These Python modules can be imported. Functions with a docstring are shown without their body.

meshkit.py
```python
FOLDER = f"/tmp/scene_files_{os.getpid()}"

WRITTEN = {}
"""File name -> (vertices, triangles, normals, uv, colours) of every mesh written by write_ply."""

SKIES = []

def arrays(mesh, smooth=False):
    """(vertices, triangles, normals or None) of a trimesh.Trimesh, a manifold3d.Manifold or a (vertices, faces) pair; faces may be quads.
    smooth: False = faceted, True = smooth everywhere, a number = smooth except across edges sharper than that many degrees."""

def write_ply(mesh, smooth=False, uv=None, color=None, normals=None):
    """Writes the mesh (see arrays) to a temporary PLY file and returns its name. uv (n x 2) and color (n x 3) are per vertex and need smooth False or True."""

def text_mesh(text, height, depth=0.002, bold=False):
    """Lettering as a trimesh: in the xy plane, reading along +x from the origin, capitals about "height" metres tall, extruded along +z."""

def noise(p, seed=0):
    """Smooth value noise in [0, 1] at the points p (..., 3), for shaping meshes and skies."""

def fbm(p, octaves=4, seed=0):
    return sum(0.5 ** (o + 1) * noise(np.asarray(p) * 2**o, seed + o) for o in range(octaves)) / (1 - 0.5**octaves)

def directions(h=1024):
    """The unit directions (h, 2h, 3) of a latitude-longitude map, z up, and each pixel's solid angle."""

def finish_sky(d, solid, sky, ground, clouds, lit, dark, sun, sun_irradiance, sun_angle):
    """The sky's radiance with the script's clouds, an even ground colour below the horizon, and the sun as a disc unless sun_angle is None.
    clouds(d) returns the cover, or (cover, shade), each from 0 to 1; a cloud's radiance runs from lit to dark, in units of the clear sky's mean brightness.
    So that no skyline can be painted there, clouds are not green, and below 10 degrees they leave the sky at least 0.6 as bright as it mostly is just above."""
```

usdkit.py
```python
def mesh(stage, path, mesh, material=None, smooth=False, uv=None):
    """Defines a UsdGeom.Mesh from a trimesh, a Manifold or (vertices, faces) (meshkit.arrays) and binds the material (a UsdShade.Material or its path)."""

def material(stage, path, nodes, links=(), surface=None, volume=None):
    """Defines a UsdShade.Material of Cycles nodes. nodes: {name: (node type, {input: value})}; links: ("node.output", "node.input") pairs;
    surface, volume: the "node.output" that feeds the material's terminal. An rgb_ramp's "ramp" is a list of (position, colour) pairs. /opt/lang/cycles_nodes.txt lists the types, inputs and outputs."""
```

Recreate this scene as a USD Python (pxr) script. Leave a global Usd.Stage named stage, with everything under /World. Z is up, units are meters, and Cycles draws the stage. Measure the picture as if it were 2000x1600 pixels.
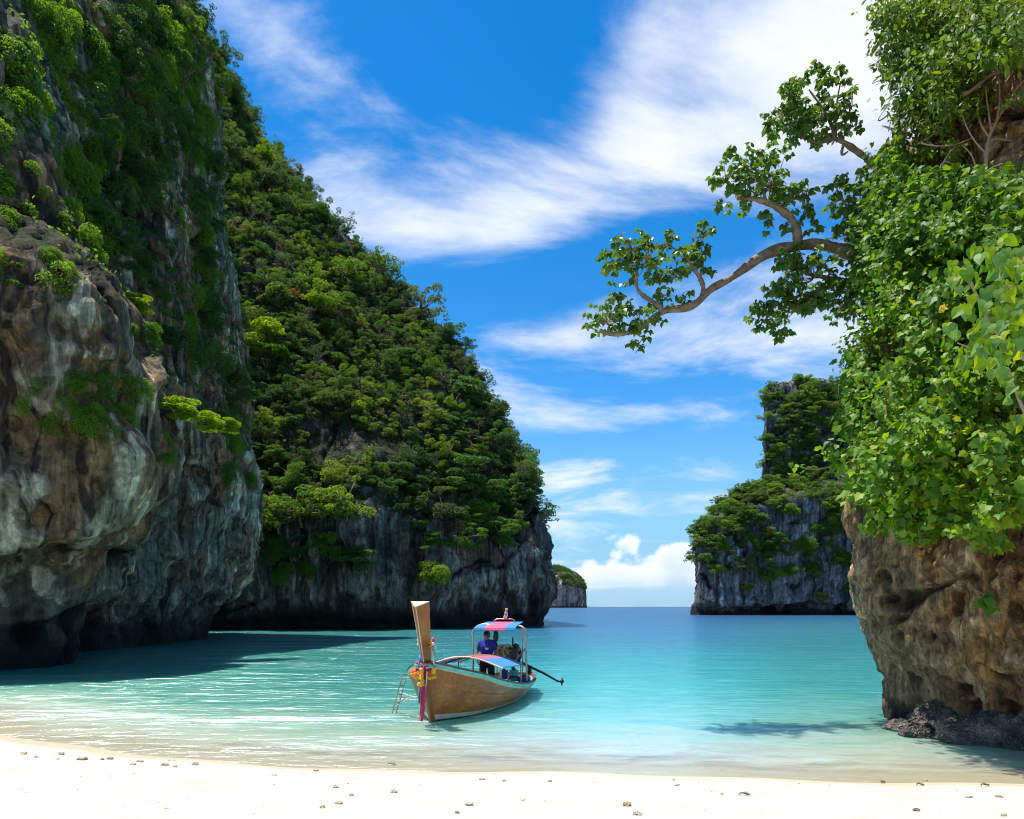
import math, random, numpy as np, trimesh, usdkit, meshkit
from pxr import Usd, UsdGeom, UsdLux, UsdShade, Gf, Sdf, Vt

stage = Usd.Stage.CreateInMemory()
UsdGeom.SetStageUpAxis(stage, "Z"); UsdGeom.SetStageMetersPerUnit(stage, 1.0)
world = UsdGeom.Xform.Define(stage, "/World"); stage.SetDefaultPrim(world.GetPrim())
UsdGeom.Scope.Define(stage, "/World/Looks")
rng = np.random.default_rng(7); random.seed(7)

# ---------------------------------------------------------------- camera, sky, sun, exposure
EYE, F = 2.42, 1333.33                       # eye height above the water; focal length in pixels of the 2000-wide photograph
cam = UsdGeom.Camera.Define(stage, "/World/camera")
cam.CreateHorizontalApertureAttr(36.0); cam.CreateVerticalApertureAttr(28.8); cam.CreateFocalLengthAttr(24.0)
cam.CreateVerticalApertureOffsetAttr(6.93)   # a shift lens: level camera, horizon low in the frame
cam.CreateClippingRangeAttr((0.1, 60000.0)); cam.CreateExposureAttr(0.9)
cam.AddTranslateOp().Set((0, 0, EYE)); cam.AddRotateXOp().Set(90.0)
SUN = np.array([-0.275, 0.05, 0.96]); SUN /= np.linalg.norm(SUN)
sun_el, sun_az = math.asin(SUN[2]), math.atan2(SUN[0], SUN[1])
sun = UsdLux.DistantLight.Define(stage, "/World/sun")
sun.CreateIntensityAttr(1.25); sun.CreateAngleAttr(0.5); sun.CreateNormalizeAttr(True); sun.CreateColorAttr((1.0, 0.95, 0.86))
m = Gf.Matrix4d(); m.SetRotate(Gf.Rotation(Gf.Vec3d(0, 0, 1), Gf.Vec3d(*SUN.tolist()))); sun.AddTransformOp().Set(m)
#SKY
def sky_nodes():
    N, L = {}, []
    N["tc"] = ("texture_coordinate", {}); D = "tc.generated"
    N["sky"] = ("sky_texture", {"sky_type": "single_scattering", "sun_disc": False, "sun_elevation": sun_el, "sun_rotation": sun_az, "altitude": 0.0, "air_density": 1.0, "aerosol_density": 0.25, "ozone_density": 2.5})
    N["grade"] = ("hsv", {"saturation": 1.45, "value": 1.0}); L.append(("sky.color", "grade.color"))
    N["sx"] = ("separate_xyz", {}); L.append((D, "sx.vector"))
    def math_(n, t, a, b=None, c=None, clamp=False):
        N[n] = ("math", {"math_type": t, "use_clamp": clamp})
        for k, v in (("value1", a), ("value2", b), ("value3", c)):
            if v is None: continue
            if isinstance(v, str): L.append((v, f"{n}.{k}"))
            else: N[n][1][k] = float(v)
        return n + ".value"
    # azimuth and elevation, in radians; p = slope (tangent of elevation), q = tangent-like azimuth
    az = math_("az", "arctan2", "sx.x", "sx.y")
    zc = math_("zc", "maximum", "sx.z", 0.0)
    el = math_("el", "arcsine", zc)
    # high cloud sheet: a layer seen in perspective
    zd = math_("zd", "add", zc, 0.16)
    ux, uy = math_("ux", "divide", "sx.x", zd), math_("uy", "divide", "sx.y", zd)
    N["pl"] = ("combine_xyz", {"z": 3.3}); L += [(ux, "pl.x"), (uy, "pl.y")]
    N["m1"] = ("mapping", {"rotation": (0, 0, 0.2), "scale": (0.80, 1.2, 1.0), "location": CLOUD_OFF}); L.append(("pl.vector", "m1.vector"))
    N["n1"] = ("noise_texture", {"scale": 1.7, "detail": 12.0, "roughness": 0.61, "distortion": 0.45}); L.append(("m1.vector", "n1.vector"))
    # broad patches that raise or lower the cover (direction-based, azimuth/elevation ellipses)
    total = None
    for i, (a, e, ra, re, tilt, w) in enumerate(PATCHES):
        a, e, ra, re, tilt = map(math.radians, (a, e, ra, re, tilt))
        da, de = math_(f"da{i}", "subtract", az, a), math_(f"de{i}", "subtract", el, e)
        c, s = math.cos(tilt), math.sin(tilt)
        u = math_(f"u{i}", "multiply_add", da, c / ra, math_(f"ua{i}", "multiply", de, s / ra))
        v = math_(f"v{i}", "multiply_add", de, c / re, math_(f"va{i}", "multiply", da, -s / re))
        r = math_(f"r{i}", "multiply_add", u, u, math_(f"vv{i}", "multiply", v, v))
        g = math_(f"g{i}", "exponent", math_(f"nr{i}", "multiply", r, -1.0))
        total = math_(f"t{i}", "multiply_add", g, w, total if total else BASE)
    c1 = math_("c1", "multiply_add", "n1.fac", 2.9, math_("c0", "add", total, -0.96))
    N["k1"] = ("map_range", {"range_type": "smoothstep", "from_min": 0.46, "from_max": 1.40, "to_min": 0.0, "to_max": 0.93, "clamp": True}); L.append((c1, "k1.value"))
    # cumulus heaped on the horizon, all the way round
    N["ae"] = ("combine_xyz", {}); L += [(az, "ae.x"), (el, "ae.y")]
    N["m2"] = ("mapping", {"scale": (17.0, 21.0, 1.0), "location": (CUM_OFF, 0.3, 0)}); L.append(("ae.vector", "m2.vector"))
    N["n2"] = ("noise_texture", {"scale": 1.0, "detail": 6.0, "roughness": 0.48, "distortion": 0.0}); L.append(("m2.vector", "n2.vector"))
    N["m3"] = ("mapping", {"scale": (8.5, 2.0, 1.0), "location": (CUM_OFF2, 1.7, 0)}); L.append(("ae.vector", "m3.vector"))
    N["n3"] = ("noise_texture", {"scale": 1.0, "detail": 1.0, "roughness": 0.5}); L.append(("m3.vector", "n3.vector"))
    top = math_("top", "multiply_add", "n3.fac", math.radians(15.0), math.radians(-3.1))   # height of the heaps
    hh = math_("hh", "divide", math_("te", "subtract", top, el), math.radians(3.0))
    cc = math_("cc", "add", math_("hb", "multiply_add", "n2.fac", 2.4, -1.2), hh)
    N["k2"] = ("map_range", {"range_type": "smoothstep", "from_min": 0.0, "from_max": 0.30, "to_min": 0.0, "to_max": 0.95, "clamp": True}); L.append((cc, "k2.value"))
    N["lo"] = ("map_range", {"range_type": "smoothstep", "from_min": math.radians(0.9), "from_max": math.radians(2.6), "to_min": 0.12, "to_max": 1.0, "clamp": True}); L.append((el, "lo.value"))
    k2 = math_("k2b", "multiply", "k2.result", "lo.result")
    # thin veil low down
    N["ve"] = ("map_range", {"range_type": "smoothstep", "from_min": math.radians(2.0), "from_max": math.radians(17.0), "to_min": VEIL, "to_max": 0.0, "clamp": True}); L.append((el, "ve.value"))
    def mix(n, f, a, b):
        N[n] = ("mix_color", {"blend_type": "mix", "use_clamp": False})
        L.append((f, n + ".fac")); L.append((a, n + ".a"))
        if isinstance(b, str): L.append((b, n + ".b"))
        else: N[n][1]["b"] = b
        return n + ".result"
    col = mix("x0", "ve.result", "grade.color", VEIL_COL)
    col = mix("x1", "k1.result", col, CLOUD_COL)
    N["sh"] = ("map_range", {"from_min": 0.15, "from_max": 1.5, "to_min": 1.0, "to_max": 0.2, "clamp": True}); L.append((cc, "sh.value"))
    N["cw"] = ("mix_color", {"blend_type": "mix", "use_clamp": False, "a": CUM_DARK, "b": CUM_LIT}); L.append(("sh.result", "cw.fac"))
    col = mix("x2", k2, col, "cw.result")
    N["bg"] = ("background_shader", {"strength": 0.105}); L.append((col, "bg.color"))
    return N, L
CLOUD_OFF, CUM_OFF, CUM_OFF2, BASE, VEIL = (1.3, 0.4, 0), 4.1, 2.2, -0.02, 0.85
CLOUD_COL, VEIL_COL, CUM_LIT, CUM_DARK = (5.4, 5.6, 5.9), (1.3, 2.95, 4.5), (5.4, 5.6, 5.9), (2.9, 3.8, 4.8)
# azimuth, elevation, half-widths (degrees), tilt, weight
PATCHES = [(-8, 28.8, 15, 4.0, 5, 0.56), (8, 31.5, 12, 5.0, 14, 0.52), (23, 37, 13, 9, 0, 0.62), (11, 39, 3.2, 4.5, -30, 0.40), (-20.5, 38.5, 6, 2.4, -12, 0.34),
           (-4, 40, 10, 5, 0, -0.35), (3.5, 25.2, 9, 1.8, 6, -0.30), (7, 20.6, 15, 2.2, 0, 0.30), (17, 24.0, 6, 2.0, 15, 0.30), (8, 15.6, 18, 1.7, 0, 0.36), (8, 13.2, 16, 0.7, 0, -0.40), (6, 9.6, 14, 2.2, 0, 0.28)]
dome = UsdLux.DomeLight.Define(stage, "/World/sky"); dome.CreateIntensityAttr(1.0)
dome.GetPrim().SetCustomDataByKey("kind", "structure"); dome.GetPrim().SetCustomDataByKey("label", "bright blue sky with white wispy cloud and heaped cloud on the horizon")
_n, _l = sky_nodes()
UsdShade.MaterialBindingAPI.Apply(dome.GetPrim()).Bind(usdkit.material(stage, "/World/Looks/sky_look", _n, _l, surface="bg.background"))

def srgb(r, g, b): return tuple(((c / 255 + 0.055) / 1.055) ** 2.4 if c > 10 else c / 255 / 12.92 for c in (r, g, b))
# ---------------------------------------------------------------- helpers
def at(px, py, d):
    """The point of the place that the photograph's pixel (px, py) shows at depth d."""
    return np.array([(px - 1000) / F * d, d, EYE - (py - 1185) / F * d])
def on_level(px, py, z=0.0):
    return at(px, py, F * (EYE - z) / (py - 1185))
def project(p):
    p = np.asarray(p, float); d = np.maximum(p[..., 1], 0.01)
    return 1000 + p[..., 0] / d * F, 1185 - (p[..., 2] - EYE) / d * F
used = {}
def numbered(path):
    n = used[path] = used.get(path, -1) + 1
    return path if n == 0 else f"{path}_{n:03d}"
def say(prim, label=None, cat=None, group=None, kind=None):
    for k, v in (("label", label), ("category", cat), ("group", group), ("kind", kind)):
        if v: prim.SetCustomDataByKey(k, v)
    return prim
def obj(name, mesh, mat, parent=None, label=None, cat=None, group=None, kind=None, smooth=False, primvars=None):
    path = numbered((parent or "/World") + "/" + name)
    g = usdkit.mesh(stage, path, mesh, mat, smooth=smooth)
    for k, v in (primvars or {}).items():
        UsdGeom.PrimvarsAPI(g).CreatePrimvar(k, Sdf.ValueTypeNames.FloatArray, "vertex").Set(Vt.FloatArray.FromNumpy(np.asarray(v, np.float32)))
    g.CreateDoubleSidedAttr(True)
    say(g.GetPrim(), label, cat, group, kind)
    return path
def thing(name, label, cat, loc=(0, 0, 0), rot=(0, 0, 0), scale=None, group=None, like=None, kind=None):
    path = numbered("/World/" + name)
    x = UsdGeom.Xform.Define(stage, path)
    x.AddTranslateOp().Set(tuple(map(float, loc))); x.AddRotateXYZOp().Set(tuple(map(float, rot)))
    s = (1, 1, 1) if scale is None else ((scale,) * 3 if np.ndim(scale) == 0 else scale)
    x.AddScaleOp().Set(tuple(map(float, s)))
    say(x.GetPrim(), label, cat, group, kind)
    if like:
        x.GetPrim().GetReferences().AddInternalReference(like); x.GetPrim().SetInstanceable(True)
    return path
def mat(name, nodes, links, surface="p.BSDF", volume=None):
    return usdkit.material(stage, "/World/Looks/" + name, nodes, links, surface=surface, volume=volume)
def join(parts):
    vs, fs, k = [], [], 0
    for v, f in parts:
        v, f = np.asarray(v, float), np.asarray(f, int)
        if f.shape[1] == 4: f = np.vstack([f[:, [0, 1, 2]], f[:, [0, 2, 3]]])
        vs.append(v); fs.append(f + k); k += len(v)
    return np.vstack(vs), np.vstack(fs)
def vf(m): return np.asarray(m.vertices), np.asarray(m.faces)
def smoothline(pts, n):
    """A Catmull-Rom curve through the points, n samples."""
    p = np.asarray(pts, float)
    from scipy.interpolate import PchipInterpolator, CubicSpline
    s = np.r_[0, np.cumsum(np.linalg.norm(np.diff(p, axis=0), axis=1))]
    return CubicSpline(s, p, axis=0)(np.linspace(0, s[-1], n)) if len(p) > 2 else p[0] + (p[-1] - p[0]) * np.linspace(0, 1, n)[:, None]
def tube(points, radii, sides=7, cap=True):
    p = np.asarray(points, float); n = len(p); r = np.broadcast_to(np.asarray(radii, float), (n,))
    t = np.gradient(p, axis=0); t /= np.linalg.norm(t, axis=1, keepdims=True) + 1e-12
    a = np.cross(t[0], [0, 0, 1.0] if abs(t[0][2]) < 0.9 else [1.0, 0, 0]); a /= np.linalg.norm(a)
    A = []
    for k in range(n):
        a = a - t[k] * (a @ t[k]); a /= np.linalg.norm(a) + 1e-12; A.append(a)
    A = np.array(A); B = np.cross(t, A); ang = np.arange(sides) * 2 * np.pi / sides
    v = (p[:, None] + r[:, None, None] * (np.cos(ang)[None, :, None] * A[:, None] + np.sin(ang)[None, :, None] * B[:, None])).reshape(-1, 3)
    i, j = np.meshgrid(np.arange(n - 1), np.arange(sides), indexing="ij"); j2 = (j + 1) % sides
    q = np.stack([i * sides + j, i * sides + j2, (i + 1) * sides + j2, (i + 1) * sides + j], -1).reshape(-1, 4)
    f = np.vstack([q[:, [0, 1, 2]], q[:, [0, 2, 3]]])
    if cap:
        v = np.vstack([v, p[0], p[-1]]); c0, c1 = len(v) - 2, len(v) - 1; k = np.arange(sides); k2 = (k + 1) % sides
        f = np.vstack([f, np.stack([np.full(sides, c0), k2, k], 1), np.stack([np.full(sides, c1), (n - 1) * sides + k, (n - 1) * sides + k2], 1)])
    return v, f
def grid_mesh(P, flip=False):
    n, m = P.shape[:2]
    i, j = np.meshgrid(np.arange(n - 1), np.arange(m - 1), indexing="ij")
    q = np.stack([i * m + j, i * m + j + 1, (i + 1) * m + j + 1, (i + 1) * m + j], -1).reshape(-1, 4)
    if flip: q = q[:, ::-1]
    return P.reshape(-1, 3), np.vstack([q[:, [0, 1, 2]], q[:, [0, 2, 3]]])
def resample(P, nu, nv):
    """A control net (stations x levels x 3) made dense, smooth and without overshoot."""
    from scipy.interpolate import PchipInterpolator
    P = np.asarray(P, float)
    u = np.r_[0, np.cumsum(np.linalg.norm(np.diff(P, axis=0), axis=2).mean(1))]
    P = PchipInterpolator(u, P, axis=0)(np.linspace(0, u[-1], nu))
    v = np.r_[0, np.cumsum(np.linalg.norm(np.diff(P, axis=1), axis=2).mean(0))]
    return PchipInterpolator(v, P, axis=1)(np.linspace(0, v[-1], nv))
def normals(P):
    du, dv = np.gradient(P, axis=0), np.gradient(P, axis=1)
    n = np.cross(du, dv); return n / (np.linalg.norm(n, axis=2, keepdims=True) + 1e-12)
def ridged(p, octaves, seed):
    return sum(0.5 ** (o + 1) * (1 - np.abs(2 * meshkit.noise(p * 2**o, seed + o) - 1)) for o in range(octaves)) / (1 - 0.5**octaves)
RELIEF = {}
def carve(P, seed, big=(7, 1.2), flute=(1.6, 9.0, 0.7), small=(0.7, 0.18), pits=None, block=None, drape=None, rough=None):
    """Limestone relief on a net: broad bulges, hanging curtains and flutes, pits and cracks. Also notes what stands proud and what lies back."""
    n = normals(P); rel = 0
    w = (meshkit.fbm(P / (flute[0] * 2.2), 3, seed + 50)[..., None] - 0.5) * flute[0] * 1.6
    d = (meshkit.fbm(P / big[0], 3, seed) - 0.5) * 2 * big[1]
    gate = np.clip((meshkit.fbm(P / (flute[0] * 5), 2, seed + 90) - 0.36) * 3.5, 0.15, 1)
    fl = ridged((P + w) / [flute[0], flute[0], flute[1]], 3, seed + 10) - 0.62
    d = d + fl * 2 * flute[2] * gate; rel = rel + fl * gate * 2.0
    if drape:                      # wide hanging curtains of flowstone, (width, length, depth, lowest, highest)
        wd = np.stack([meshkit.fbm(P / (drape[0] * 1.7), 2, seed + 71 + k) - 0.5 for k in range(3)], -1) * drape[0] * 2.2
        q = meshkit.noise((P + wd) / [drape[0], drape[0], drape[1]], seed + 75); r = 1 - np.abs(2 * q - 1)
        g = np.clip((P[..., 2] - drape[3]) / 2.0, 0, 1) * np.clip((drape[4] - P[..., 2]) / 5.0, 0, 1)
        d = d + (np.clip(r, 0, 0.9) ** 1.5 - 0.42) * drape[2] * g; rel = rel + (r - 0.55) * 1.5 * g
    sm = meshkit.fbm(P / small[0], 4, seed + 20) - 0.5
    sm2 = ridged((P + w * 0.4) / [small[0] * 2.3, small[0] * 2.3, small[0] * 4.5], 3, seed + 25) - 0.6
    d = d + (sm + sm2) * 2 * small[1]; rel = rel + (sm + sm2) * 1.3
    if pits:
        h = meshkit.noise((P + w * 0.3) / [pits[0], pits[0], pits[0] * 1.5], seed + 30) * 0.6 + meshkit.noise(P / pits[0] * 2.3, seed + 31) * 0.4
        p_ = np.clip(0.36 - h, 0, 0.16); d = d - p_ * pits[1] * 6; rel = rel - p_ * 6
    if block:
        wb = np.stack([meshkit.fbm(P / (block[0] * 0.6), 2, seed + 64 + k) - 0.5 for k in range(3)], -1) * block[0] * 0.9
        crack = np.abs(meshkit.noise((P + wb) / [block[0], block[0], block[0] * block[2]], seed + 60) - 0.5)
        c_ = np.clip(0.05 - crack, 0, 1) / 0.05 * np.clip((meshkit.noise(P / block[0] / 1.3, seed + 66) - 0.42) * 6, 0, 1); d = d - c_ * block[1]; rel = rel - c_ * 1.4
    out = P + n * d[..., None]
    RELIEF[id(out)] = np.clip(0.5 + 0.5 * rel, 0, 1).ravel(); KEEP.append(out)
    return out
KEEP = []
WATER_L = [(0.0, (0.58, 0.58, 0.48)), (0.16, (0.54, 0.6, 0.48)), (0.23, (0.306, 0.45, 0.342)), (0.32, (0.0697, 0.2378, 0.1763)), (0.43, (0.0148, 0.1599, 0.123)), (0.6, (0.0033, 0.1107, 0.0902)), (0.72, (0.003, 0.105, 0.1)), (0.82, (0.003, 0.07, 0.125)), (1.0, (0.002, 0.04, 0.11))]
WATER_R = [(0.0, (0.58, 0.61, 0.58)), (0.16, (0.52, 0.63, 0.61)), (0.23, (0.342, 0.522, 0.504)), (0.32, (0.1312, 0.3854, 0.3772)), (0.43, (0.0287, 0.2788, 0.287)), (0.54, (0.0049, 0.1845, 0.2132)), (0.63, (0.0016, 0.1107, 0.1722)), (0.71, (0.001, 0.08, 0.17)), (0.82, (0.001, 0.052, 0.135)), (1.0, (0.001, 0.042, 0.11))]
# ---------------------------------------------------------------- materials of the setting
def rock_look(name, dark, base, warm, pale, cool, scale=1.0, tide=1.5, moss=None, contrast=1.0, stain=(0.016, 0.015, 0.013), vs=1.0, drip=1.0):
    """Limestone: tones in hanging streaks, blackened in what lies back, pale on what stands proud, black algae below the tide line, thin green growth."""
    k = 1.0 / scale
    N = {"g": ("geometry", {}), "sx": ("separate_xyz", {}), "rel": ("attribute", {"attribute": "relief"}),
         "ms": ("mapping", {"scale": (0.75 * k, 0.75 * k, 0.10 * k * vs)}), "n1": ("noise_texture", {"scale": 1.0, "detail": 7.0, "roughness": 0.62, "distortion": 0.9}),
         "m2": ("mapping", {"scale": (3.4 * k, 3.4 * k, 0.16 * k * vs)}), "n2": ("noise_texture", {"scale": 1.0, "detail": 9.0, "roughness": 0.70, "distortion": 0.35}),
         "n3": ("noise_texture", {"scale": 0.20 * k, "detail": 5.0, "roughness": 0.6, "distortion": 0.6}), "n4": ("noise_texture", {"scale": 4.5 * k, "detail": 10.0, "roughness": 0.70}),
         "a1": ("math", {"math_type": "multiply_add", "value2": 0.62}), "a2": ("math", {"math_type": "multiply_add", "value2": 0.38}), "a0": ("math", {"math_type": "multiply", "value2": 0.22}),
         "r1": ("rgb_ramp", {"ramp": [(0.44, dark), (0.54, base), (0.63, warm), (0.70, base), (0.80, pale)]}),
         "n6": ("noise_texture", {"scale": 0.13 * k, "detail": 4.0, "roughness": 0.55}), "cf": ("map_range", {"range_type": "smoothstep", "from_min": 0.47, "from_max": 0.60, "to_min": 0.0, "to_max": 0.75, "clamp": True}), "cool": ("mix_color", {"blend_type": "mix", "use_clamp": False}),
         "r2": ("rgb_ramp", {"ramp": [(0.36, (0.16,) * 3), (0.45, (0.62,) * 3), (0.55, (1.05,) * 3), (0.66, (1.8,) * 3)]}), "r4": ("rgb_ramp", {"ramp": [(0.33, (0.25,) * 3), (0.45, (0.8,) * 3), (0.55, (1.1,) * 3), (0.68, (1.75,) * 3)]}),
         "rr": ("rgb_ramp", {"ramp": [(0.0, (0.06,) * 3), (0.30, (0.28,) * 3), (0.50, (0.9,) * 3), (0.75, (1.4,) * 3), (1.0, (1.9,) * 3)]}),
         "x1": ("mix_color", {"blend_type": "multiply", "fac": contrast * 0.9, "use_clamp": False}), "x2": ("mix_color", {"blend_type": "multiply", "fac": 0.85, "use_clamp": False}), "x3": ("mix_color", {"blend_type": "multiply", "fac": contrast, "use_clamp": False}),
         "tz": ("math", {"math_type": "multiply_add", "value2": -2.6 * tide}), "tz2": ("math", {"math_type": "multiply_add", "value2": -0.8 * tide}),
         "tr": ("map_range", {"range_type": "smoothstep", "from_min": -1.35 * tide, "from_max": -0.45 * tide, "to_min": 0.93, "to_max": 0.0, "clamp": True}), "wet": ("mix_color", {"blend_type": "mix", "use_clamp": False, "b": stain}),
         "h1": ("math", {"math_type": "multiply_add", "value2": 0.7}), "h2": ("math", {"math_type": "multiply_add", "value2": 0.7}),
         "bump": ("bump", {"strength": 1.0, "distance": 0.42 * scale}), "p": ("principled_bsdf", {"roughness": 0.88, "specular_ior_level": 0.22})}
    N |= {"mw": ("mapping", {"scale": (0.35 * k, 0.35 * k, 0.22 * k)}), "nw": ("noise_texture", {"scale": 1.0, "detail": 3.0}), "wv": ("vector_math", {"math_type": "multiply_add", "vector2": (2.2 * scale, 2.2 * scale, 2.2 * scale)}),
          "mp": ("mapping", {"scale": (1.7 * k, 1.7 * k, 0.06 * k * vs)}), "np": ("noise_texture", {"scale": 1.0, "detail": 4.0, "roughness": 0.55}), "mpr": ("map_range", {"range_type": "smoothstep", "from_min": 0.575, "from_max": 0.62, "to_min": 0.0, "to_max": 0.8 * drip, "clamp": True}),
          "mdr": ("map_range", {"range_type": "smoothstep", "from_min": 0.365, "from_max": 0.42, "to_min": 0.85 * drip, "to_max": 0.0, "clamp": True}), "pl": ("mix_color", {"blend_type": "mix", "use_clamp": False, "b": pale}), "dk": ("mix_color", {"blend_type": "mix", "use_clamp": False, "b": tuple(c * 0.55 for c in dark)}),
          "mv": ("mapping", {"scale": (1.5 * k, 1.5 * k, 0.36 * k)}), "vo": ("voronoi_texture", {"feature": "distance_to_edge", "scale": 1.0}), "vg": ("math", {"math_type": "multiply_add", "value2": 1.3, "value3": -0.62}), "va": ("math", {"math_type": "add"}), "vr": ("map_range", {"range_type": "smoothstep", "from_min": 0.0, "from_max": 0.05, "to_min": 0.25, "to_max": 1.0, "clamp": True}), "x4": ("mix_color", {"blend_type": "multiply", "fac": 0.6, "use_clamp": False}), "hv": ("math", {"math_type": "multiply_add", "value2": 0.35})}
    N["cool"][1]["b"] = cool
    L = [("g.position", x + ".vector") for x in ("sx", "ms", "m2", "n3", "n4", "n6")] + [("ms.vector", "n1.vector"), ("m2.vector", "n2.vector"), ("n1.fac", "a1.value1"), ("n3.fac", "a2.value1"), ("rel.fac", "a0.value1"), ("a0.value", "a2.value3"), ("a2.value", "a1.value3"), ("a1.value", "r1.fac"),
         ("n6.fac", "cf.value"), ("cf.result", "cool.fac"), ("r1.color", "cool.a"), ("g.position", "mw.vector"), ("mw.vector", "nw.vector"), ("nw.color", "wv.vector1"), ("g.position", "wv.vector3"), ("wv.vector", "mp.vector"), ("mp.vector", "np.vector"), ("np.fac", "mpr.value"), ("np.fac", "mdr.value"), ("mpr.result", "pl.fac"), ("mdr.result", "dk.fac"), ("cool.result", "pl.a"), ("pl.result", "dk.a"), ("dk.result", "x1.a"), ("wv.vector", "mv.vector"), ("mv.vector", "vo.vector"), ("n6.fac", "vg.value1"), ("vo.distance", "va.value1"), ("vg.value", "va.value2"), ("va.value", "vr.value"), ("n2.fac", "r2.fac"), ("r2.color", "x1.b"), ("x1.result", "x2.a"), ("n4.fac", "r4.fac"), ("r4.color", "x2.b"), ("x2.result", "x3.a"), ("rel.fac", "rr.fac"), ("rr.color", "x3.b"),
         ("n3.fac", "tz.value1"), ("sx.z", "tz.value3"), ("n1.fac", "tz2.value1"), ("tz.value", "tz2.value3"), ("tz2.value", "tr.value"), ("tr.result", "wet.fac"), ("x3.result", "x4.a"), ("vr.result", "x4.b"), ("x4.result", "wet.a"),
         ("n4.fac", "h1.value1"), ("n2.fac", "h1.value3"), ("n1.fac", "h2.value1"), ("vr.result", "hv.value1"), ("h1.value", "hv.value3"), ("hv.value", "h2.value3"), ("h2.value", "bump.height"), ("bump.normal", "p.normal")]
    last = "wet.result"
    if moss:   # (colour, threshold, height above which it grows)
        N |= {"sn": ("separate_xyz", {}), "n5": ("noise_texture", {"scale": 0.5 * k, "detail": 8.0, "roughness": 0.68}), "mm": ("math", {"math_type": "multiply_add", "value2": 0.40}),
              "mr": ("map_range", {"range_type": "smoothstep", "from_min": moss[1], "from_max": moss[1] + 0.10, "to_min": 0.0, "to_max": 0.9, "clamp": True}),
              "mz": ("map_range", {"from_min": moss[2], "from_max": moss[2] + 6.0, "to_min": -0.30, "to_max": 0.0, "clamp": True}), "ma": ("math", {"math_type": "add"}), "mo": ("mix_color", {"blend_type": "mix", "use_clamp": False, "b": moss[0]})}
        L += [("g.normal", "sn.vector"), ("g.position", "n5.vector"), ("sn.z", "mm.value1"), ("n5.fac", "mm.value3"), ("sx.z", "mz.value"), ("mm.value", "ma.value1"), ("mz.result", "ma.value2"), ("ma.value", "mr.value"), ("mr.result", "mo.fac"), (last, "mo.a")]
        last = "mo.result"
    return mat(name, N, L + [(last, "p.base_color")])

# ---------------------------------------------------------------- shoreline, sand and sea
def shore(x):
    """Distance from the eye's line at which the still water meets the sand."""
    x = np.asarray(x, float)
    return 10.05 - 0.10 * x + 0.038 * np.maximum(0, -x - 2.5) ** 2 + 0.08 * np.sin(x * 0.9 + 0.5) + 0.05 * np.sin(x * 2.3)
def ground_z(x, y):
    t = shore(np.clip(x, -12, 14)) - y
    beach = 0.105 * t
    deep = -(0.075 * (-t) + 0.0)
    deep = np.maximum(deep, -1.1 - 0.012 * (-t))
    z = np.where(t > 0, beach, np.maximum(deep, -9.0))
    p = np.stack([x, y, 0 * x], -1)
    z = z + np.where(t > -4, 0.035 * (meshkit.fbm(p / 1.1, 3, 3) - 0.5) + 0.05 * (meshkit.fbm(p / 3.5, 2, 4) - 0.5), 0) * np.clip(np.abs(t) / 1.2, 0.15, 1)
    return z
def graded(lo, hi, step, far, grow=1.18):
    a = list(np.arange(lo, hi + step / 2, step)); d = step
    while a[-1] < far[1]: d *= grow; a.append(a[-1] + d)
    b = []; c, d = lo, step
    while c > far[0]: d *= grow; c -= d; b.append(c)
    return np.array(b[::-1] + a)
gx, gy = graded(-14, 13, 0.11, (-400, 400)), graded(5, 17, 0.09, (-60, 900))
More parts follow.
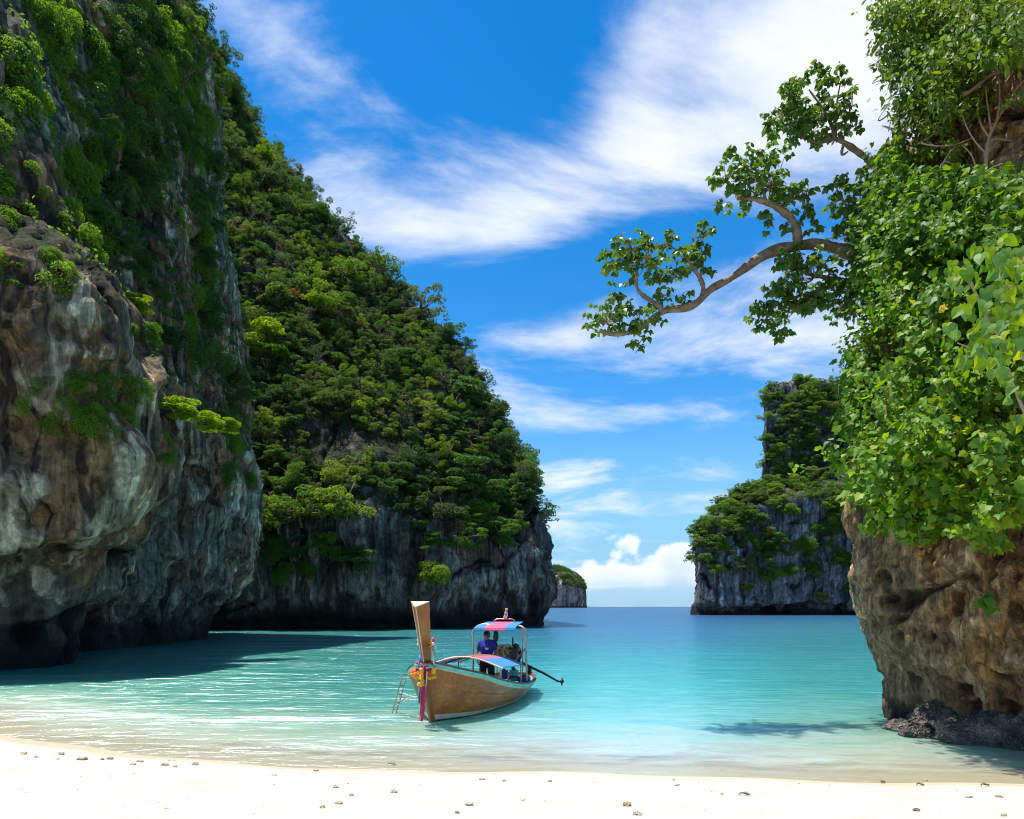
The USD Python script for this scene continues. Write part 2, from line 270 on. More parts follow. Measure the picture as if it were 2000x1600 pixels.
GX, GY = np.meshgrid(gx, gy, indexing="ij")
sand_look = mat("sand_look", {"g": ("geometry", {}), "sx": ("separate_xyz", {}),
    "n": ("noise_texture", {"scale": 2.2, "detail": 8.0, "roughness": 0.6}), "nf": ("noise_texture", {"scale": 60.0, "detail": 4.0, "roughness": 0.7}), "ns": ("noise_texture", {"scale": 0.9, "detail": 4.0}),
    "mp": ("mapping", {"scale": (0.7, 2.2, 1.0)}),
    "zz": ("math", {"math_type": "multiply_add", "value2": -0.05}),
    "wet": ("map_range", {"range_type": "smoothstep", "from_min": 0.004, "from_max": 0.032, "to_min": 1.0, "to_max": 0.0, "clamp": True}),
    "dry": ("rgb_ramp", {"ramp": [(0.3, (0.35, 0.330, 0.288)), (0.5, (0.41, 0.390, 0.345)), (0.7, (0.46, 0.44, 0.395))]}),
    "fine": ("rgb_ramp", {"ramp": [(0.28, (0.62,) * 3), (0.42, (0.94,) * 3), (0.7, (1.05,) * 3)]}), "mf": ("mix_color", {"blend_type": "multiply", "fac": 0.8, "use_clamp": False}),
    "mw": ("mix_color", {"blend_type": "mix", "b": (0.47, 0.395, 0.285)}), "wf": ("math", {"math_type": "multiply", "value2": 0.9}),
    "rr": ("map_range", {"from_min": 0.0, "from_max": 1.0, "to_min": 0.9, "to_max": 0.32}),
    "h": ("math", {"math_type": "multiply_add", "value2": 0.25}), "bump": ("bump", {"strength": 0.5, "distance": 0.03}), "p": ("principled_bsdf", {"specular_ior_level": 0.3})},
    [("g.position", "sx.vector"), ("g.position", "mp.vector"), ("mp.vector", "n.vector"), ("g.position", "nf.vector"), ("g.position", "ns.vector"), ("ns.fac", "zz.value1"), ("sx.z", "zz.value3"), ("zz.value", "wet.value"),
     ("n.fac", "dry.fac"), ("nf.fac", "fine.fac"), ("dry.color", "mf.a"), ("fine.color", "mf.b"), ("mf.result", "mw.a"), ("wet.result", "wf.value1"), ("wf.value", "mw.fac"), ("mw.result", "p.base_color"),
     ("wet.result", "rr.value"), ("rr.result", "p.roughness"), ("nf.fac", "h.value1"), ("n.fac", "h.value3"), ("h.value", "bump.height"), ("bump.normal", "p.normal")])
obj("beach", grid_mesh(np.stack([GX, GY, ground_z(GX, GY)], -1)), sand_look, kind="structure", smooth=True, label="white sand beach running down under the shallow water", cat="beach")

wx, wy = graded(-16, 14, 0.16, (-30000, 30000), 1.16), graded(8, 26, 0.12, (7.9, 40000), 1.05)
WX, WY = np.meshgrid(wx, wy, indexing="ij")
depth = np.maximum(-ground_z(WX, WY), -0.2) + 0 * WX
depth = np.where(WY > 60, np.maximum(depth, 1.5 + 0.02 * (WY - 60)), depth)
# cheap long shoal: the left side of the bay is a little deeper and greener, the right side a pale sandbank
away = WY - shore(np.clip(WX, -12, 14))
p3 = np.stack([WX / 9, WY / 14, 0 * WX], -1)
blend = np.clip(away + 3.0 * (meshkit.fbm(p3, 3, 9) - 0.5) * np.clip(away / 6, 0, 1), -1, 4000)
side = WX / np.maximum(WY, 1)
wave = 0.012 * np.sin(WY * 2.6 + 0.25 * WX + 1.5 * meshkit.noise(p3 * 3, 2)) * np.exp(-np.maximum(away, 0) / 7) * (WY < 40)
water_look = mat("water_look", {"g": ("geometry", {}), "dep": ("attribute", {"attribute": "away"}), "sid": ("attribute", {"attribute": "sideways"}),
    "lg": ("math", {"math_type": "add", "value2": 1.0}), "lg2": ("math", {"math_type": "logarithm", "value2": 10.0}), "sc": ("math", {"math_type": "multiply", "value2": 0.4}),
    "ml": ("mapping", {"scale": (0.10, 0.55, 1.0)}), "nl": ("noise_texture", {"scale": 1.0, "detail": 5.0, "roughness": 0.6}),
    "mr_": ("mapping", {"scale": (0.8, 2.3, 1.0), "rotation": (0, 0, 0.12)}), "nr_": ("noise_texture", {"scale": 1.0, "detail": 6.0, "roughness": 0.62, "distortion": 0.8}), "jr": ("math", {"math_type": "multiply_add", "value2": 0.24, "value3": -0.12}), "jit": ("math", {"math_type": "multiply_add", "value2": 0.09}), "j0": ("math", {"math_type": "add", "value2": -0.045}), "sj": ("math", {"math_type": "add"}),
    "cl": ("rgb_ramp", {"ramp": WATER_L}), "cr": ("rgb_ramp", {"ramp": WATER_R}),
    "sm": ("map_range", {"range_type": "smoothstep", "from_min": -0.24, "from_max": 0.13, "to_min": 0.0, "to_max": 1.0, "clamp": True}), "sm2": ("map_range", {"range_type": "smoothstep", "from_min": 0.24, "from_max": 0.46, "to_min": 1.0, "to_max": 0.25, "clamp": True}), "sm3": ("math", {"math_type": "multiply"}), "cm": ("mix_color", {"blend_type": "mix"}),
    "op": ("rgb_ramp", {"ramp": [(0.0, (0.0,) * 3), (0.08, (0.06,) * 3), (0.14, (0.36,) * 3), (0.20, (0.66,) * 3), (0.28, (0.88,) * 3), (0.36, (0.95,) * 3), (0.5, (1.0,) * 3)]}),
    "w1": ("mapping", {"scale": (1.3, 3.4, 1.0), "rotation": (0, 0, 0.18)}), "nw1": ("noise_texture", {"scale": 1.0, "detail": 5.0, "roughness": 0.58, "distortion": 0.4}),
    "w2": ("mapping", {"scale": (0.22, 0.62, 1.0), "rotation": (0, 0, -0.1)}), "nw2": ("noise_texture", {"scale": 1.0, "detail": 4.0, "roughness": 0.5, "distortion": 0.3}),
    "hs": ("math", {"math_type": "multiply_add", "value2": 3.2}), "w3": ("mapping", {"scale": (0.035, 0.16, 1.0)}), "nw3": ("noise_texture", {"scale": 1.0, "detail": 5.0, "roughness": 0.6, "distortion": 0.3}), "hs3": ("math", {"math_type": "multiply_add", "value2": 9.0}), "bump": ("bump", {"strength": 0.58, "distance": 0.30}),
    "fr": ("fresnel", {"IOR": 1.33}), "frm": ("math", {"math_type": "multiply", "value2": 0.36}),
    "dd": ("diffuse_bsdf", {}), "ms": ("mix_closure", {"fac": 0.5}), "df": ("subsurface_scattering", {"method": "burley", "scale": 2.4, "radius": (0.30, 1.0, 0.9)}), "tr": ("transparent_bsdf", {"color": (0.93, 0.96, 0.92)}), "gl": ("glossy_bsdf", {"roughness": 0.21, "color": (0.78, 0.96, 1.0)}),
    # foam where the last ripple runs up the sand
    "mfm": ("mapping", {"scale": (0.5, 2.2, 1.0)}), "nfm": ("noise_texture", {"scale": 1.4, "detail": 9.0, "roughness": 0.68, "distortion": 0.8}),
    "fb": ("rgb_ramp", {"ramp": [(0.0, (0.55,) * 3), (0.03, (0.42,) * 3), (0.16, (0.44,) * 3), (0.205, (0.60,) * 3), (0.245, (0.60,) * 3), (0.27, (0.44,) * 3), (0.31, (0.30,) * 3), (0.42, (0.0,) * 3)]}),
    "fs": ("map_range", {"from_min": -0.6, "from_max": 0.1, "to_min": 1.0, "to_max": 0.62, "clamp": True}), "fbs": ("math", {"math_type": "multiply"}),
    "fa": ("math", {"math_type": "add"}), "fk": ("map_range", {"range_type": "smoothstep", "from_min": 1.04, "from_max": 1.30, "to_min": 0.0, "to_max": 0.62, "clamp": True}),
    "fd": ("diffuse_bsdf", {"color": (0.74, 0.80, 0.74)}), "m1": ("mix_closure", {}), "m2": ("mix_closure", {}), "m3": ("mix_closure", {})},
    [("dep.fac", "lg.value1"), ("lg.value", "lg2.value1"), ("lg2.value", "sc.value1"), ("g.position", "ml.vector"), ("ml.vector", "nl.vector"), ("g.position", "mr_.vector"), ("mr_.vector", "nr_.vector"), ("nr_.fac", "jr.value1"), ("jr.value", "jit.value3"), ("nl.fac", "jit.value1"), ("sc.value", "sj.value1"), ("jit.value", "j0.value1"), ("j0.value", "sj.value2"),
     ("sj.value", "cl.fac"), ("sj.value", "cr.fac"), ("sid.fac", "sm.value"), ("sid.fac", "sm2.value"), ("sm.result", "sm3.value1"), ("sm2.result", "sm3.value2"), ("sm3.value", "cm.fac"), ("cl.color", "cm.a"), ("cr.color", "cm.b"), ("cm.result", "df.color"), ("sj.value", "op.fac"),
     ("g.position", "w1.vector"), ("w1.vector", "nw1.vector"), ("g.position", "w2.vector"), ("w2.vector", "nw2.vector"), ("nw2.fac", "hs.value1"), ("nw1.fac", "hs.value3"), ("g.position", "w3.vector"), ("w3.vector", "nw3.vector"), ("nw3.fac", "hs3.value1"), ("hs.value", "hs3.value3"), ("hs3.value", "bump.height"),
     ("bump.normal", "fr.normal"), ("bump.normal", "gl.normal"), ("bump.normal", "df.normal"), ("fr.fac", "frm.value1"),
     ("op.color", "m1.fac"), ("tr.BSDF", "m1.closure1"), ("cm.result", "dd.color"), ("bump.normal", "dd.normal"), ("df.BSSRDF", "ms.closure1"), ("dd.BSDF", "ms.closure2"), ("ms.closure", "m1.closure2"),
     ("g.position", "mfm.vector"), ("mfm.vector", "nfm.vector"), ("sc.value", "fb.fac"), ("sid.fac", "fs.value"), ("fb.color", "fbs.value1"), ("fs.result", "fbs.value2"), ("fbs.value", "fa.value1"), ("nfm.fac", "fa.value2"), ("fa.value", "fk.value"),
     ("fk.result", "m3.fac"), ("m1.closure", "m3.closure1"), ("fd.BSDF", "m3.closure2"),
     ("frm.value", "m2.fac"), ("m3.closure", "m2.closure1"), ("gl.BSDF", "m2.closure2")], surface="m2.closure")
obj("sea", grid_mesh(np.stack([WX, WY, wave], -1)), water_look, kind="structure", smooth=True, primvars={"away": np.maximum(blend, 0).ravel(), "sideways": side.ravel()}, label="clear turquoise sea water of the bay", cat="sea")
# ---------------------------------------------------------------- limestone cliffs
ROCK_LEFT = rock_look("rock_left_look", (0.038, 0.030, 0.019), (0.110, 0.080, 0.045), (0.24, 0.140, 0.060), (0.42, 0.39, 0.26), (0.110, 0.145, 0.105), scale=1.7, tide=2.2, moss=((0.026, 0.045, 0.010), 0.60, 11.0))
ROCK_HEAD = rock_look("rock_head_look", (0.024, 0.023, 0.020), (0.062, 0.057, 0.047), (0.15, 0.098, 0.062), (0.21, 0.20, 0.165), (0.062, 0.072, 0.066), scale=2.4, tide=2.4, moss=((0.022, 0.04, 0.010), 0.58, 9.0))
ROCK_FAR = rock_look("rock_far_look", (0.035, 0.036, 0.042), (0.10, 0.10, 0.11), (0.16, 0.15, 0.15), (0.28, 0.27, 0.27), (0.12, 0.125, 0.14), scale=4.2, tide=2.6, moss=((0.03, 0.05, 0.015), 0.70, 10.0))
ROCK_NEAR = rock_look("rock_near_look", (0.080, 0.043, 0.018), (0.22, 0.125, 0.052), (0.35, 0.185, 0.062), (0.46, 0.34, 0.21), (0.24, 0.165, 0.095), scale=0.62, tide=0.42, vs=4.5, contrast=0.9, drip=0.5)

def net(stations, levels):
    """stations: (x, y, nx, ny, [(z, outward) ...]); every station's profile is read at the same fractions of its height."""
    from scipy.interpolate import PchipInterpolator
    rows = []
    for x, y, nx, ny, prof in stations:
        nrm = math.hypot(nx, ny); prof = np.array(prof, float)
        f = PchipInterpolator(prof[:, 0], prof[:, 1], extrapolate=True)
        z = levels * prof[-1, 0] if np.max(levels) <= 1.001 else np.minimum(levels, prof[-1, 0])
        z = np.where(levels < 0, levels * 3, z)
        o = f(np.clip(z, prof[0, 0], prof[-1, 0]))
        rows.append(np.stack([x + nx / nrm * o, y + ny / nrm * o, z], 1))
    return np.array(rows)
# left cliff: a near bulge with a notch at the water, a recess, a second overhanging face, then round the corner
lv = np.array([-0.7, 0, 0.8, 1.6, 2.6, 4, 6, 8, 10, 12, 15, 18, 22, 26, 31, 36, 42, 48, 54, 60.0])
L = [(-46, 30, -0.3, -1, [(0, 0), (3, 0.4), (10, 2), (22, 0), (28, -4), (36, -12), (60, -30)]),
     (-30, 26, -0.2, -1, [(0, 0), (3, 0.8), (9, 3.0), (16, 3.2), (24, 0.5), (28, -3), (36, -11), (60, -30)]),
     (-22.5, 24.6, 0.5, -0.86, [(0, 0), (2, 0.2), (4.5, 1.2), (9, 2.6), (14, 3.0), (20, 1.6), (26, -1.0), (30, -4.0), (38, -12), (60, -30)]),
     (-18.5, 27.6, 0.93, -0.35, [(0, 0), (1.6, 0.2), (3.4, 0.9), (6, 2.2), (9, 3.4), (14, 3.0), (19, 0.6), (26, -2.2), (30, -5.0), (38, -13), (60, -32)]),
     (-20.0, 30.6, 0.7, 0.7, [(0, 0), (2, 0.0), (5, 0.8), (9, 3.6), (14, 3.3), (19, 0.6), (26, -1.6), (31, -5.0), (40, -12), (60, -28)]),
     (-23.0, 34.5, 1, 0, [(0, 0), (2, 0.2), (5, 1.2), (9, 2.4), (14, 2.8), (20, 2.2), (30, 0.4), (35, -1.2), (42, -5), (60, -20)]),
     (-22.6, 42, 1, -0.15, [(0, 0), (2, 0.2), (5, 1.4), (10, 2.4), (16, 2.4), (22, 1.9), (31, 0.6), (42, -0.8), (47, -2.5), (60, -13)]),
     (-22.7, 50.5, 0.95, -0.3, [(0, 0), (2.2, 0.2), (4.5, 0.9), (8, 1.8), (12, 2.5), (15.5, 2.1), (20, 1.9), (28, 1.2), (34, 0.3), (42, -0.9), (49, -1.8), (60, -10)]),
     (-24.6, 55.5, 0.6, 0.8, [(0, 0), (2.2, 0.2), (4.5, 1.2), (12, 3.0), (16, 3.2), (28, 2.4), (42, 0.6), (50, -0.8), (60, -9)]),
     (-33, 60, 0.1, 1, [(0, 0), (3, 0.6), (12, 3), (28, 2), (48, 0), (60, -8)]),
     (-50, 61, 0, 1, [(0, 0), (3, 0.6), (12, 3), (28, 2), (48, 0), (60, -8)])]
LEFT = carve(resample(net(L, lv), 560, 460), 11, big=(7, 1.2), flute=(1.1, 8.0, 0.62), small=(0.55, 0.24), pits=(1.6, 0.45), block=(4, 0.6, 1.8), drape=(2.1, 11.0, 2.1, 1.6, 17.0))
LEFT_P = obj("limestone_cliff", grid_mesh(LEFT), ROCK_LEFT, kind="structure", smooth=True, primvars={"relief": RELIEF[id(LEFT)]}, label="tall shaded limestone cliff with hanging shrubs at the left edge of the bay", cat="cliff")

# headland: columns of (photo x, waterline depth, silhouette y, silhouette depth); the skyline runs down to the sea cave corner
H = [(200, 66, -260, 118), (300, 68, -100, 118), (400, 70, 90, 117), (480, 71, 228, 114), (560, 71.5, 335, 110), (640, 72, 440, 106), (720, 73, 525, 103), (800, 74, 600, 100), (880, 76, 668, 97),
     (940, 78, 750, 94), (990, 79.5, 842, 91.5), (1025, 81, 930, 90)]
rows = []
for px, d0, py, d1 in H:
    base, top = at(px, 1184, d0), at(px, py, d1); base[2] = 0
    zt = top[2]; r = []
    for t, k in ((-0.02, 0.0), (0.0, 0.0), (0.015, -0.4), (0.03, -0.9), (0.05, -1.0)):
        r.append([base[0], base[1] + k * -0.0 + (0.9 if t < 0.02 else 0.0), t * 60])
    zc = min(10 + 2.0 * meshkit.noise(np.array([[px / 60.0, 0, 0]]), 4)[0], zt * 0.7)
    for t in (0.35, 0.7, 1.0): r.append([base[0], base[1] - 0.8 + 0.6 * t, 3 + (zc - 3) * t])
    for t in np.linspace(0.08, 1, 12):
        s = t ** 1.25
        r.append([base[0] + (top[0] - base[0]) * s, base[1] + (top[1] - base[1]) * s, zc + (zt - zc) * t])
    r.append([top[0] + 0.5, top[1] + 6, zt - 2.0]); r.append([top[0], top[1] + 40, zt * 0.6])
    rows.append(r)
def corner(px, d, prof):
    r = []
    c = at(px, 1184, d)
    for z, dx, dy in prof: r.append([c[0] + dx, c[1] + dy, z])
    return r
# the seaward corner: undercut at the water, nose at five metres, leaning back above
def corner_row(x, y, nx, ny, zt, bulge=2.0, lean=3.0):
    zz = np.array([-1.2, 0, 0.9, 1.8, 3, 4.7, 7.0, 9.0] + list(9.0 + (zt - 9.0) * np.linspace(0.08, 1, 12)) + [zt - 1.5, zt * 0.5])
    o = np.interp(zz[:20], [-1.2, 0.9, 2, 3.6, 6, 9, 12, 30], [0, 0.1, 0.9, 1.7, 2.0, 1.8, 1.2, -lean]) * bulge / 2.0
    o = np.r_[o, o[-1] - 5, o[-1] - 16]
    return [[x + nx * a, y + ny * a, z] for a, z in zip(o, zz)]
rows.append(corner_row(2.0, 82.6, 0.75, -0.66, 18.5, 2.0, 5))
rows.append(corner_row(3.1, 85.0, 1, -0.05, 17.0, 2.0, 5))
rows.append(corner_row(2.6, 91.0, 1, 0.1, 18.0, 2.0, 5))
rows.append(corner_row(0.5, 104.0, 0.95, 0.3, 20.0, 2.0, 5))
rows.append(corner_row(-6, 125.0, 0.9, 0.4, 24.0, 2.0, 5))
HEADN = resample(np.array(rows), 360, 300)
HEAD = carve(HEADN, 31, big=(12, 2.0), flute=(2.0, 11.0, 0.7), small=(0.9, 0.28), block=(6, 0.5, 1.6), drape=(3.0, 9.0, 1.4, 1.5, 13.0))
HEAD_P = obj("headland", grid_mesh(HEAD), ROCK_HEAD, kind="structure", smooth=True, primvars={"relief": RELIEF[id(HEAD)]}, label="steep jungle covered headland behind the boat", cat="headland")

# far cliff across the mouth of the bay: stepped outline, a tower behind
def skyline_cliff(pts, d0, back, seed, nu, nv, carve_kw, cut=0.75, over=2.0):
    rows = []
    for px, py, dd, d1 in pts:
        base, top = at(px, 1184, d0 + dd), at(px, py, d1); base[2] = 0; zt = top[2]; r = []
        for z, k in ((-2, over), (0, over), (1.2, over), (2.6, over * 0.8), (3.6, 0.1), (5, 0)): r.append([base[0], base[1] + k, z])
        for t in np.linspace(0.1, 1, 12):
            s = max(0, (t - cut) / (1 - cut)) ** 1.1 if t > cut else 0
            r.append([base[0] + (top[0] - base[0]) * s, base[1] + (top[1] - base[1]) * s + 0.8 * t, 5 + (zt - 5) * t])
        r.append([top[0] * (1 + 8 / top[1]) + 2, top[1] + 8, zt - 2]); r.append([top[0] * (1 + back / top[1]) + back * 0.5, top[1] + back, zt * 0.5])
        rows.append(r)
    return carve(resample(np.array(rows), nu, nv), seed, **carve_kw)
C = [(1440, 1040, 75, 275), (1385, 1060, 40, 240), (1362, 1068, 14, 216), (1358, 1064, 5, 206), (1366, 1050, 0, 203), (1385, 1020, -3, 203), (1410, 990, -4, 204), (1450, 962, -4, 206), (1490, 945, -4, 208),
     (1510, 945, -4, 210), (1600, 930, -4, 212), (1700, 920, -4, 212), (1800, 900, -6, 212), (1950, 880, -8, 212)]
FARC = skyline_cliff(C, 200, 40, 51, 300, 220, dict(big=(16, 2.0), flute=(3.2, 26.0, 1.6), small=(1.6, 0.4), block=(9, 0.9, 1.8)), over=4.0)
FARC_P = obj("far_cliff", grid_mesh(FARC), ROCK_FAR, kind="structure", smooth=True, primvars={"relief": RELIEF[id(FARC)]}, label="grey limestone cliff with undercut foot across the mouth of the bay", cat="cliff")
T = [(1545, 760, 40, 250), (1510, 762, 25, 235), (1497, 770, 14, 226), (1495, 775, 10, 222), (1500, 765, 9, 220), (1530, 752, 9, 220), (1570, 745, 9, 222), (1620, 748, 9, 222), (1700, 735, 9, 222), (1900, 700, 9, 222)]
TOWER = skyline_cliff(T, 206, 40, 61, 240, 240, dict(big=(14, 2.2), flute=(3.2, 26.0, 1.5), small=(1.6, 0.4), block=(9, 0.9, 1.8)), cut=0.85)
TOWER_P = obj("rock_tower", grid_mesh(TOWER), ROCK_FAR, kind="structure", smooth=True, primvars={"relief": RELIEF[id(TOWER)]}, label="tall overgrown rock tower rising behind the far grey cliff", cat="cliff")

# islet on the horizon
ROCK_ISLE = rock_look("rock_isle_look", (0.12, 0.10, 0.10), (0.22, 0.17, 0.15), (0.34, 0.23, 0.17), (0.42, 0.36, 0.32), (0.22, 0.20, 0.20), scale=26.0, tide=3.0)
DI = 1500.0
ci = at(1098, 1184, DI); th = np.linspace(0, 2 * np.pi, 120); zz = np.array([-5, 0, 6, 14, 26, 38, 48, 52, 62, 72, 82, 90, 95, 97.0])
rr = np.array([1.0, 1.0, 1.01, 1.03, 1.06, 1.06, 1.04, 1.02, 0.92, 0.78, 0.58, 0.38, 0.2, 0.02]) * 59
I = np.stack([np.stack([ci[0] + r * np.cos(th) + (z / 97) ** 2 * -2.0, ci[1] + 80 + r * 1.3 * np.sin(th), np.full_like(th, z)], -1) for r, z in zip(rr, zz)], 1)
ISLE = carve(resample(I[::-1], 240, 90), 71, big=(40, 6), flute=(10, 80, 4.0), small=(8, 1.5))
ISLE_P = obj("far_islet", grid_mesh(ISLE), ROCK_ISLE, kind="structure", smooth=True, primvars={"relief": RELIEF[id(ISLE)]}, label="small round islet with pale cliffs and a green cap on the horizon", cat="islet")

# near rock at the right: a bellying pillar wall with an undercut foot
rl = np.array([-0.4, 0, 0.15, 0.35, 0.6, 0.9, 1.3, 1.8, 2.4, 3.0, 3.6, 4.4, 5.4, 6.6, 8, 10, 12, 14.5, 17, 19.5])
belly = [(0, -0.22), (0.3, -0.22), (0.6, -0.14), (1.0, -0.02), (1.4, 0.18), (2.0, 0.40), (2.8, 0.50), (3.6, 0.45), (4.3, 0.50), (6, 0.68), (7.2, 0.50), (8.5, 0.15), (10, -0.25), (13, -0.7), (19.5, -1.6)]
R = [(20, 24, 0, 1, belly), (13, 20, -0.4, 0.9, belly), (9.8, 17.3, -0.75, 0.65, belly), (8.5, 15.6, -0.97, 0.25, belly),
     (8.07, 14.4, -1, 0.0, belly), (8.2, 13.4, -0.98, -0.19, [(a, b * 1.1) for a, b in belly]), (8.42, 12.4, -0.98, -0.19, [(a, b * 0.9) for a, b in belly]),
     (8.65, 11.4, -0.98, -0.19, belly), (9.0, 9.8, -0.98, -0.19, belly), (10.2, 7.4, -0.9, -0.4, belly), (13, 4.6, -0.6, -0.8, belly), (20, 2, -0.3, -1, belly)]
NEARN = resample(net(R, rl), 460, 520)
NEAR = carve(NEARN, 81, big=(2.2, 0.34), flute=(0.7, 1.2, 0.15), small=(0.20, 0.085), pits=(0.42, 0.30), block=(1.1, 0.30, 1.9), drape=(1.6, 2.2, 0.22, 0.8, 14.0))
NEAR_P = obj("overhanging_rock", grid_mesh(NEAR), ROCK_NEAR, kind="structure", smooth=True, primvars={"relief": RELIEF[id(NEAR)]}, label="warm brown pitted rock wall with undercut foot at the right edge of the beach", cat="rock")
# ---------------------------------------------------------------- leaves and jungle
def leaf_look(name, cols, trans=0.35, rough=0.55, spec=0.25):
    """cols: colour stops; every tree takes its own place between them, every leaf varies round it."""
    N = {"o": ("object_info", {}), "g": ("geometry", {}), "a": ("math", {"math_type": "multiply_add", "value2": 0.62, "value3": 0.0}), "b": ("math", {"math_type": "multiply", "value2": 0.38}),
         "r": ("rgb_ramp", {"ramp": [(i / (len(cols) - 1), c) for i, c in enumerate(cols)]}),
         "t": ("hsv", {"hue": 0.480, "saturation": 1.1, "value": 1.9}),
         "p": ("principled_bsdf", {"roughness": rough, "specular_ior_level": spec}), "tl": ("translucent_bsdf", {}), "m": ("mix_closure", {"fac": trans})}
    L = [("o.random", "a.value1"), ("g.random_per_island", "b.value1"), ("b.value", "a.value3"), ("a.value", "r.fac"), ("r.color", "p.base_color"), ("r.color", "t.color"), ("t.color", "tl.color"),
         ("p.BSDF", "m.closure1"), ("tl.BSDF", "m.closure2")]
    return mat(name, N, L, surface="m.closure")
BARK = mat("bark_look", {"g": ("geometry", {}), "mp": ("mapping", {"scale": (6, 6, 6)}), "n": ("noise_texture", {"scale": 1.0, "detail": 8.0, "roughness": 0.7, "distortion": 0.5}),
    "r": ("rgb_ramp", {"ramp": [(0.3, (0.07, 0.045, 0.03)), (0.5, (0.20, 0.135, 0.085)), (0.7, (0.33, 0.25, 0.17))]}), "bump": ("bump", {"strength": 0.8, "distance": 0.02}), "p": ("principled_bsdf", {"roughness": 0.85, "specular_ior_level": 0.2})},
    [("g.position", "mp.vector"), ("mp.vector", "n.vector"), ("n.fac", "r.fac"), ("r.color", "p.base_color"), ("n.fac", "bump.height"), ("bump.normal", "p.normal")])
TWIG = mat("twig_look", {"p": ("principled_bsdf", {"base_color": (0.27, 0.20, 0.14), "roughness": 0.8})}, [])

def leaves(P, nrm, size, r, droop=0.25, aspect=0.55, fold=0.18):
    """One folded four-cornered blade per point, along a random direction square to its normal."""
    n = len(P); nrm = nrm / (np.linalg.norm(nrm, axis=1, keepdims=True) + 1e-9)
    t = np.cross(nrm, r.normal(size=(n, 3))); t /= np.linalg.norm(t, axis=1, keepdims=True) + 1e-9
    t[:, 2] -= droop; t /= np.linalg.norm(t, axis=1, keepdims=True)
    b = np.cross(nrm, t); b /= np.linalg.norm(b, axis=1, keepdims=True) + 1e-9
    s = (size * r.uniform(0.7, 1.3, n))[:, None]
    w = s * aspect * 0.5
    v = np.stack([P - t * s * 0.5, P + b * w + nrm * s * fold, P + t * s * 0.5, P - b * w + nrm * s * fold], 1).reshape(-1, 3)
    k = np.arange(n)[:, None] * 4
    return v, np.vstack([k + [0, 1, 2], k + [0, 2, 3]])
def clumps(r, centres, radii, per, size, flat=0.7, up=0.6, droop=0.25, aspect=0.55, shell=0.55):
    P, Q = [], []
    for c, a, n in zip(centres, radii, per):
        d = r.normal(size=(n, 3)); low_ = (d[:, 2] < -0.1) & (r.random(n) < 0.45); d[:, 2] = np.where(low_, -d[:, 2] * 0.8, d[:, 2]); d /= np.linalg.norm(d, axis=1, keepdims=True)
        rad = a * (shell + (1 - shell) * r.random(n) ** 0.5)
        P.append(c + d * rad[:, None] * [1, 1, flat]); Q.append(d + [0, 0, up] + r.normal(size=(n, 3)) * 0.45)
    return leaves(np.vstack(P), np.vstack(Q), size, r, droop, aspect)
def make_crown(kind, seed):
    """A crown of about radius one, its foot at the origin: (leaf mesh, wood mesh)."""
    r = np.random.default_rng(seed)
    wood, C, A = [], [], []
    if kind == "layered":
        k = 13
        for i in range(k):
            z = -0.25 + 1.05 * i / k + r.uniform(-.05, .05); ang = r.uniform(0, 2 * np.pi); rr_ = r.uniform(0.1, 0.72) * (1.1 - 0.45 * i / k)
            C.append([rr_ * np.cos(ang), rr_ * np.sin(ang), z]); A.append(r.uniform(0.30, 0.46))
        flat, n, size = 0.26, 270, 0.105
    elif kind == "shrub":
        for i in range(11):
            ang = r.uniform(0, 2 * np.pi); rr_ = r.uniform(0.0, 0.62); C.append([rr_ * np.cos(ang), rr_ * np.sin(ang), r.uniform(-0.55, 0.65) * (1 - 0.4 * rr_)]); A.append(r.uniform(0.28, 0.46))
        flat, n, size = 1.0, 290, 0.10
    elif kind == "sparse":
        for i in range(16):
            ang = r.uniform(0, 2 * np.pi); rr_ = r.uniform(0.25, 0.85); C.append([rr_ * np.cos(ang), rr_ * np.sin(ang), r.uniform(0.1, 1.25)]); A.append(r.uniform(0.12, 0.26))
        flat, n, size = 0.7, 85, 0.10
    else:
        lean = r.normal(size=2) * 0.3; ell = r.uniform(0.75, 1.3, 2)
        for i in range(34):
            d = r.normal(size=3); d /= np.linalg.norm(d); q = r.uniform(0.25, 1.12) ** 0.85
            if d[2] < -0.1: d[2] *= 0.35
            C.append([d[0] * q * ell[0] + lean[0] * d[2], d[1] * q * ell[1] + lean[1] * d[2], 0.10 + d[2] * q * 0.9]); A.append(r.uniform(0.12, 0.38) * (1.2 - 0.4 * q))
        flat, n, size = 0.58, 190, 0.10
    C = np.array(C); per = [max(20, int(n * (a / 0.36) ** 2)) for a in A]
    lv_ = clumps(r, C, A, per, size, flat, droop=0.35 if kind == "shrub" else 0.2, aspect=0.5 if kind != "sparse" else 0.6)
    wood.append(tube([[0, 0, -0.45], [0.03, 0.02, -0.1], [0.0, 0.0, 0.2], [0.05, 0, 0.45]], [0.04, 0.034, 0.025, 0.012], 6))
    for c, a in list(zip(C, A))[:: (1 if kind == "sparse" else 2)]:
        s = np.array([0.0, 0.0, r.uniform(0.0, 0.3)]); mid = (s + c) / 2 + r.normal(size=3) * 0.06
        wood.append(tube([s, mid, c], [0.03, 0.02, 0.008], 4))
    return lv_, join(wood)
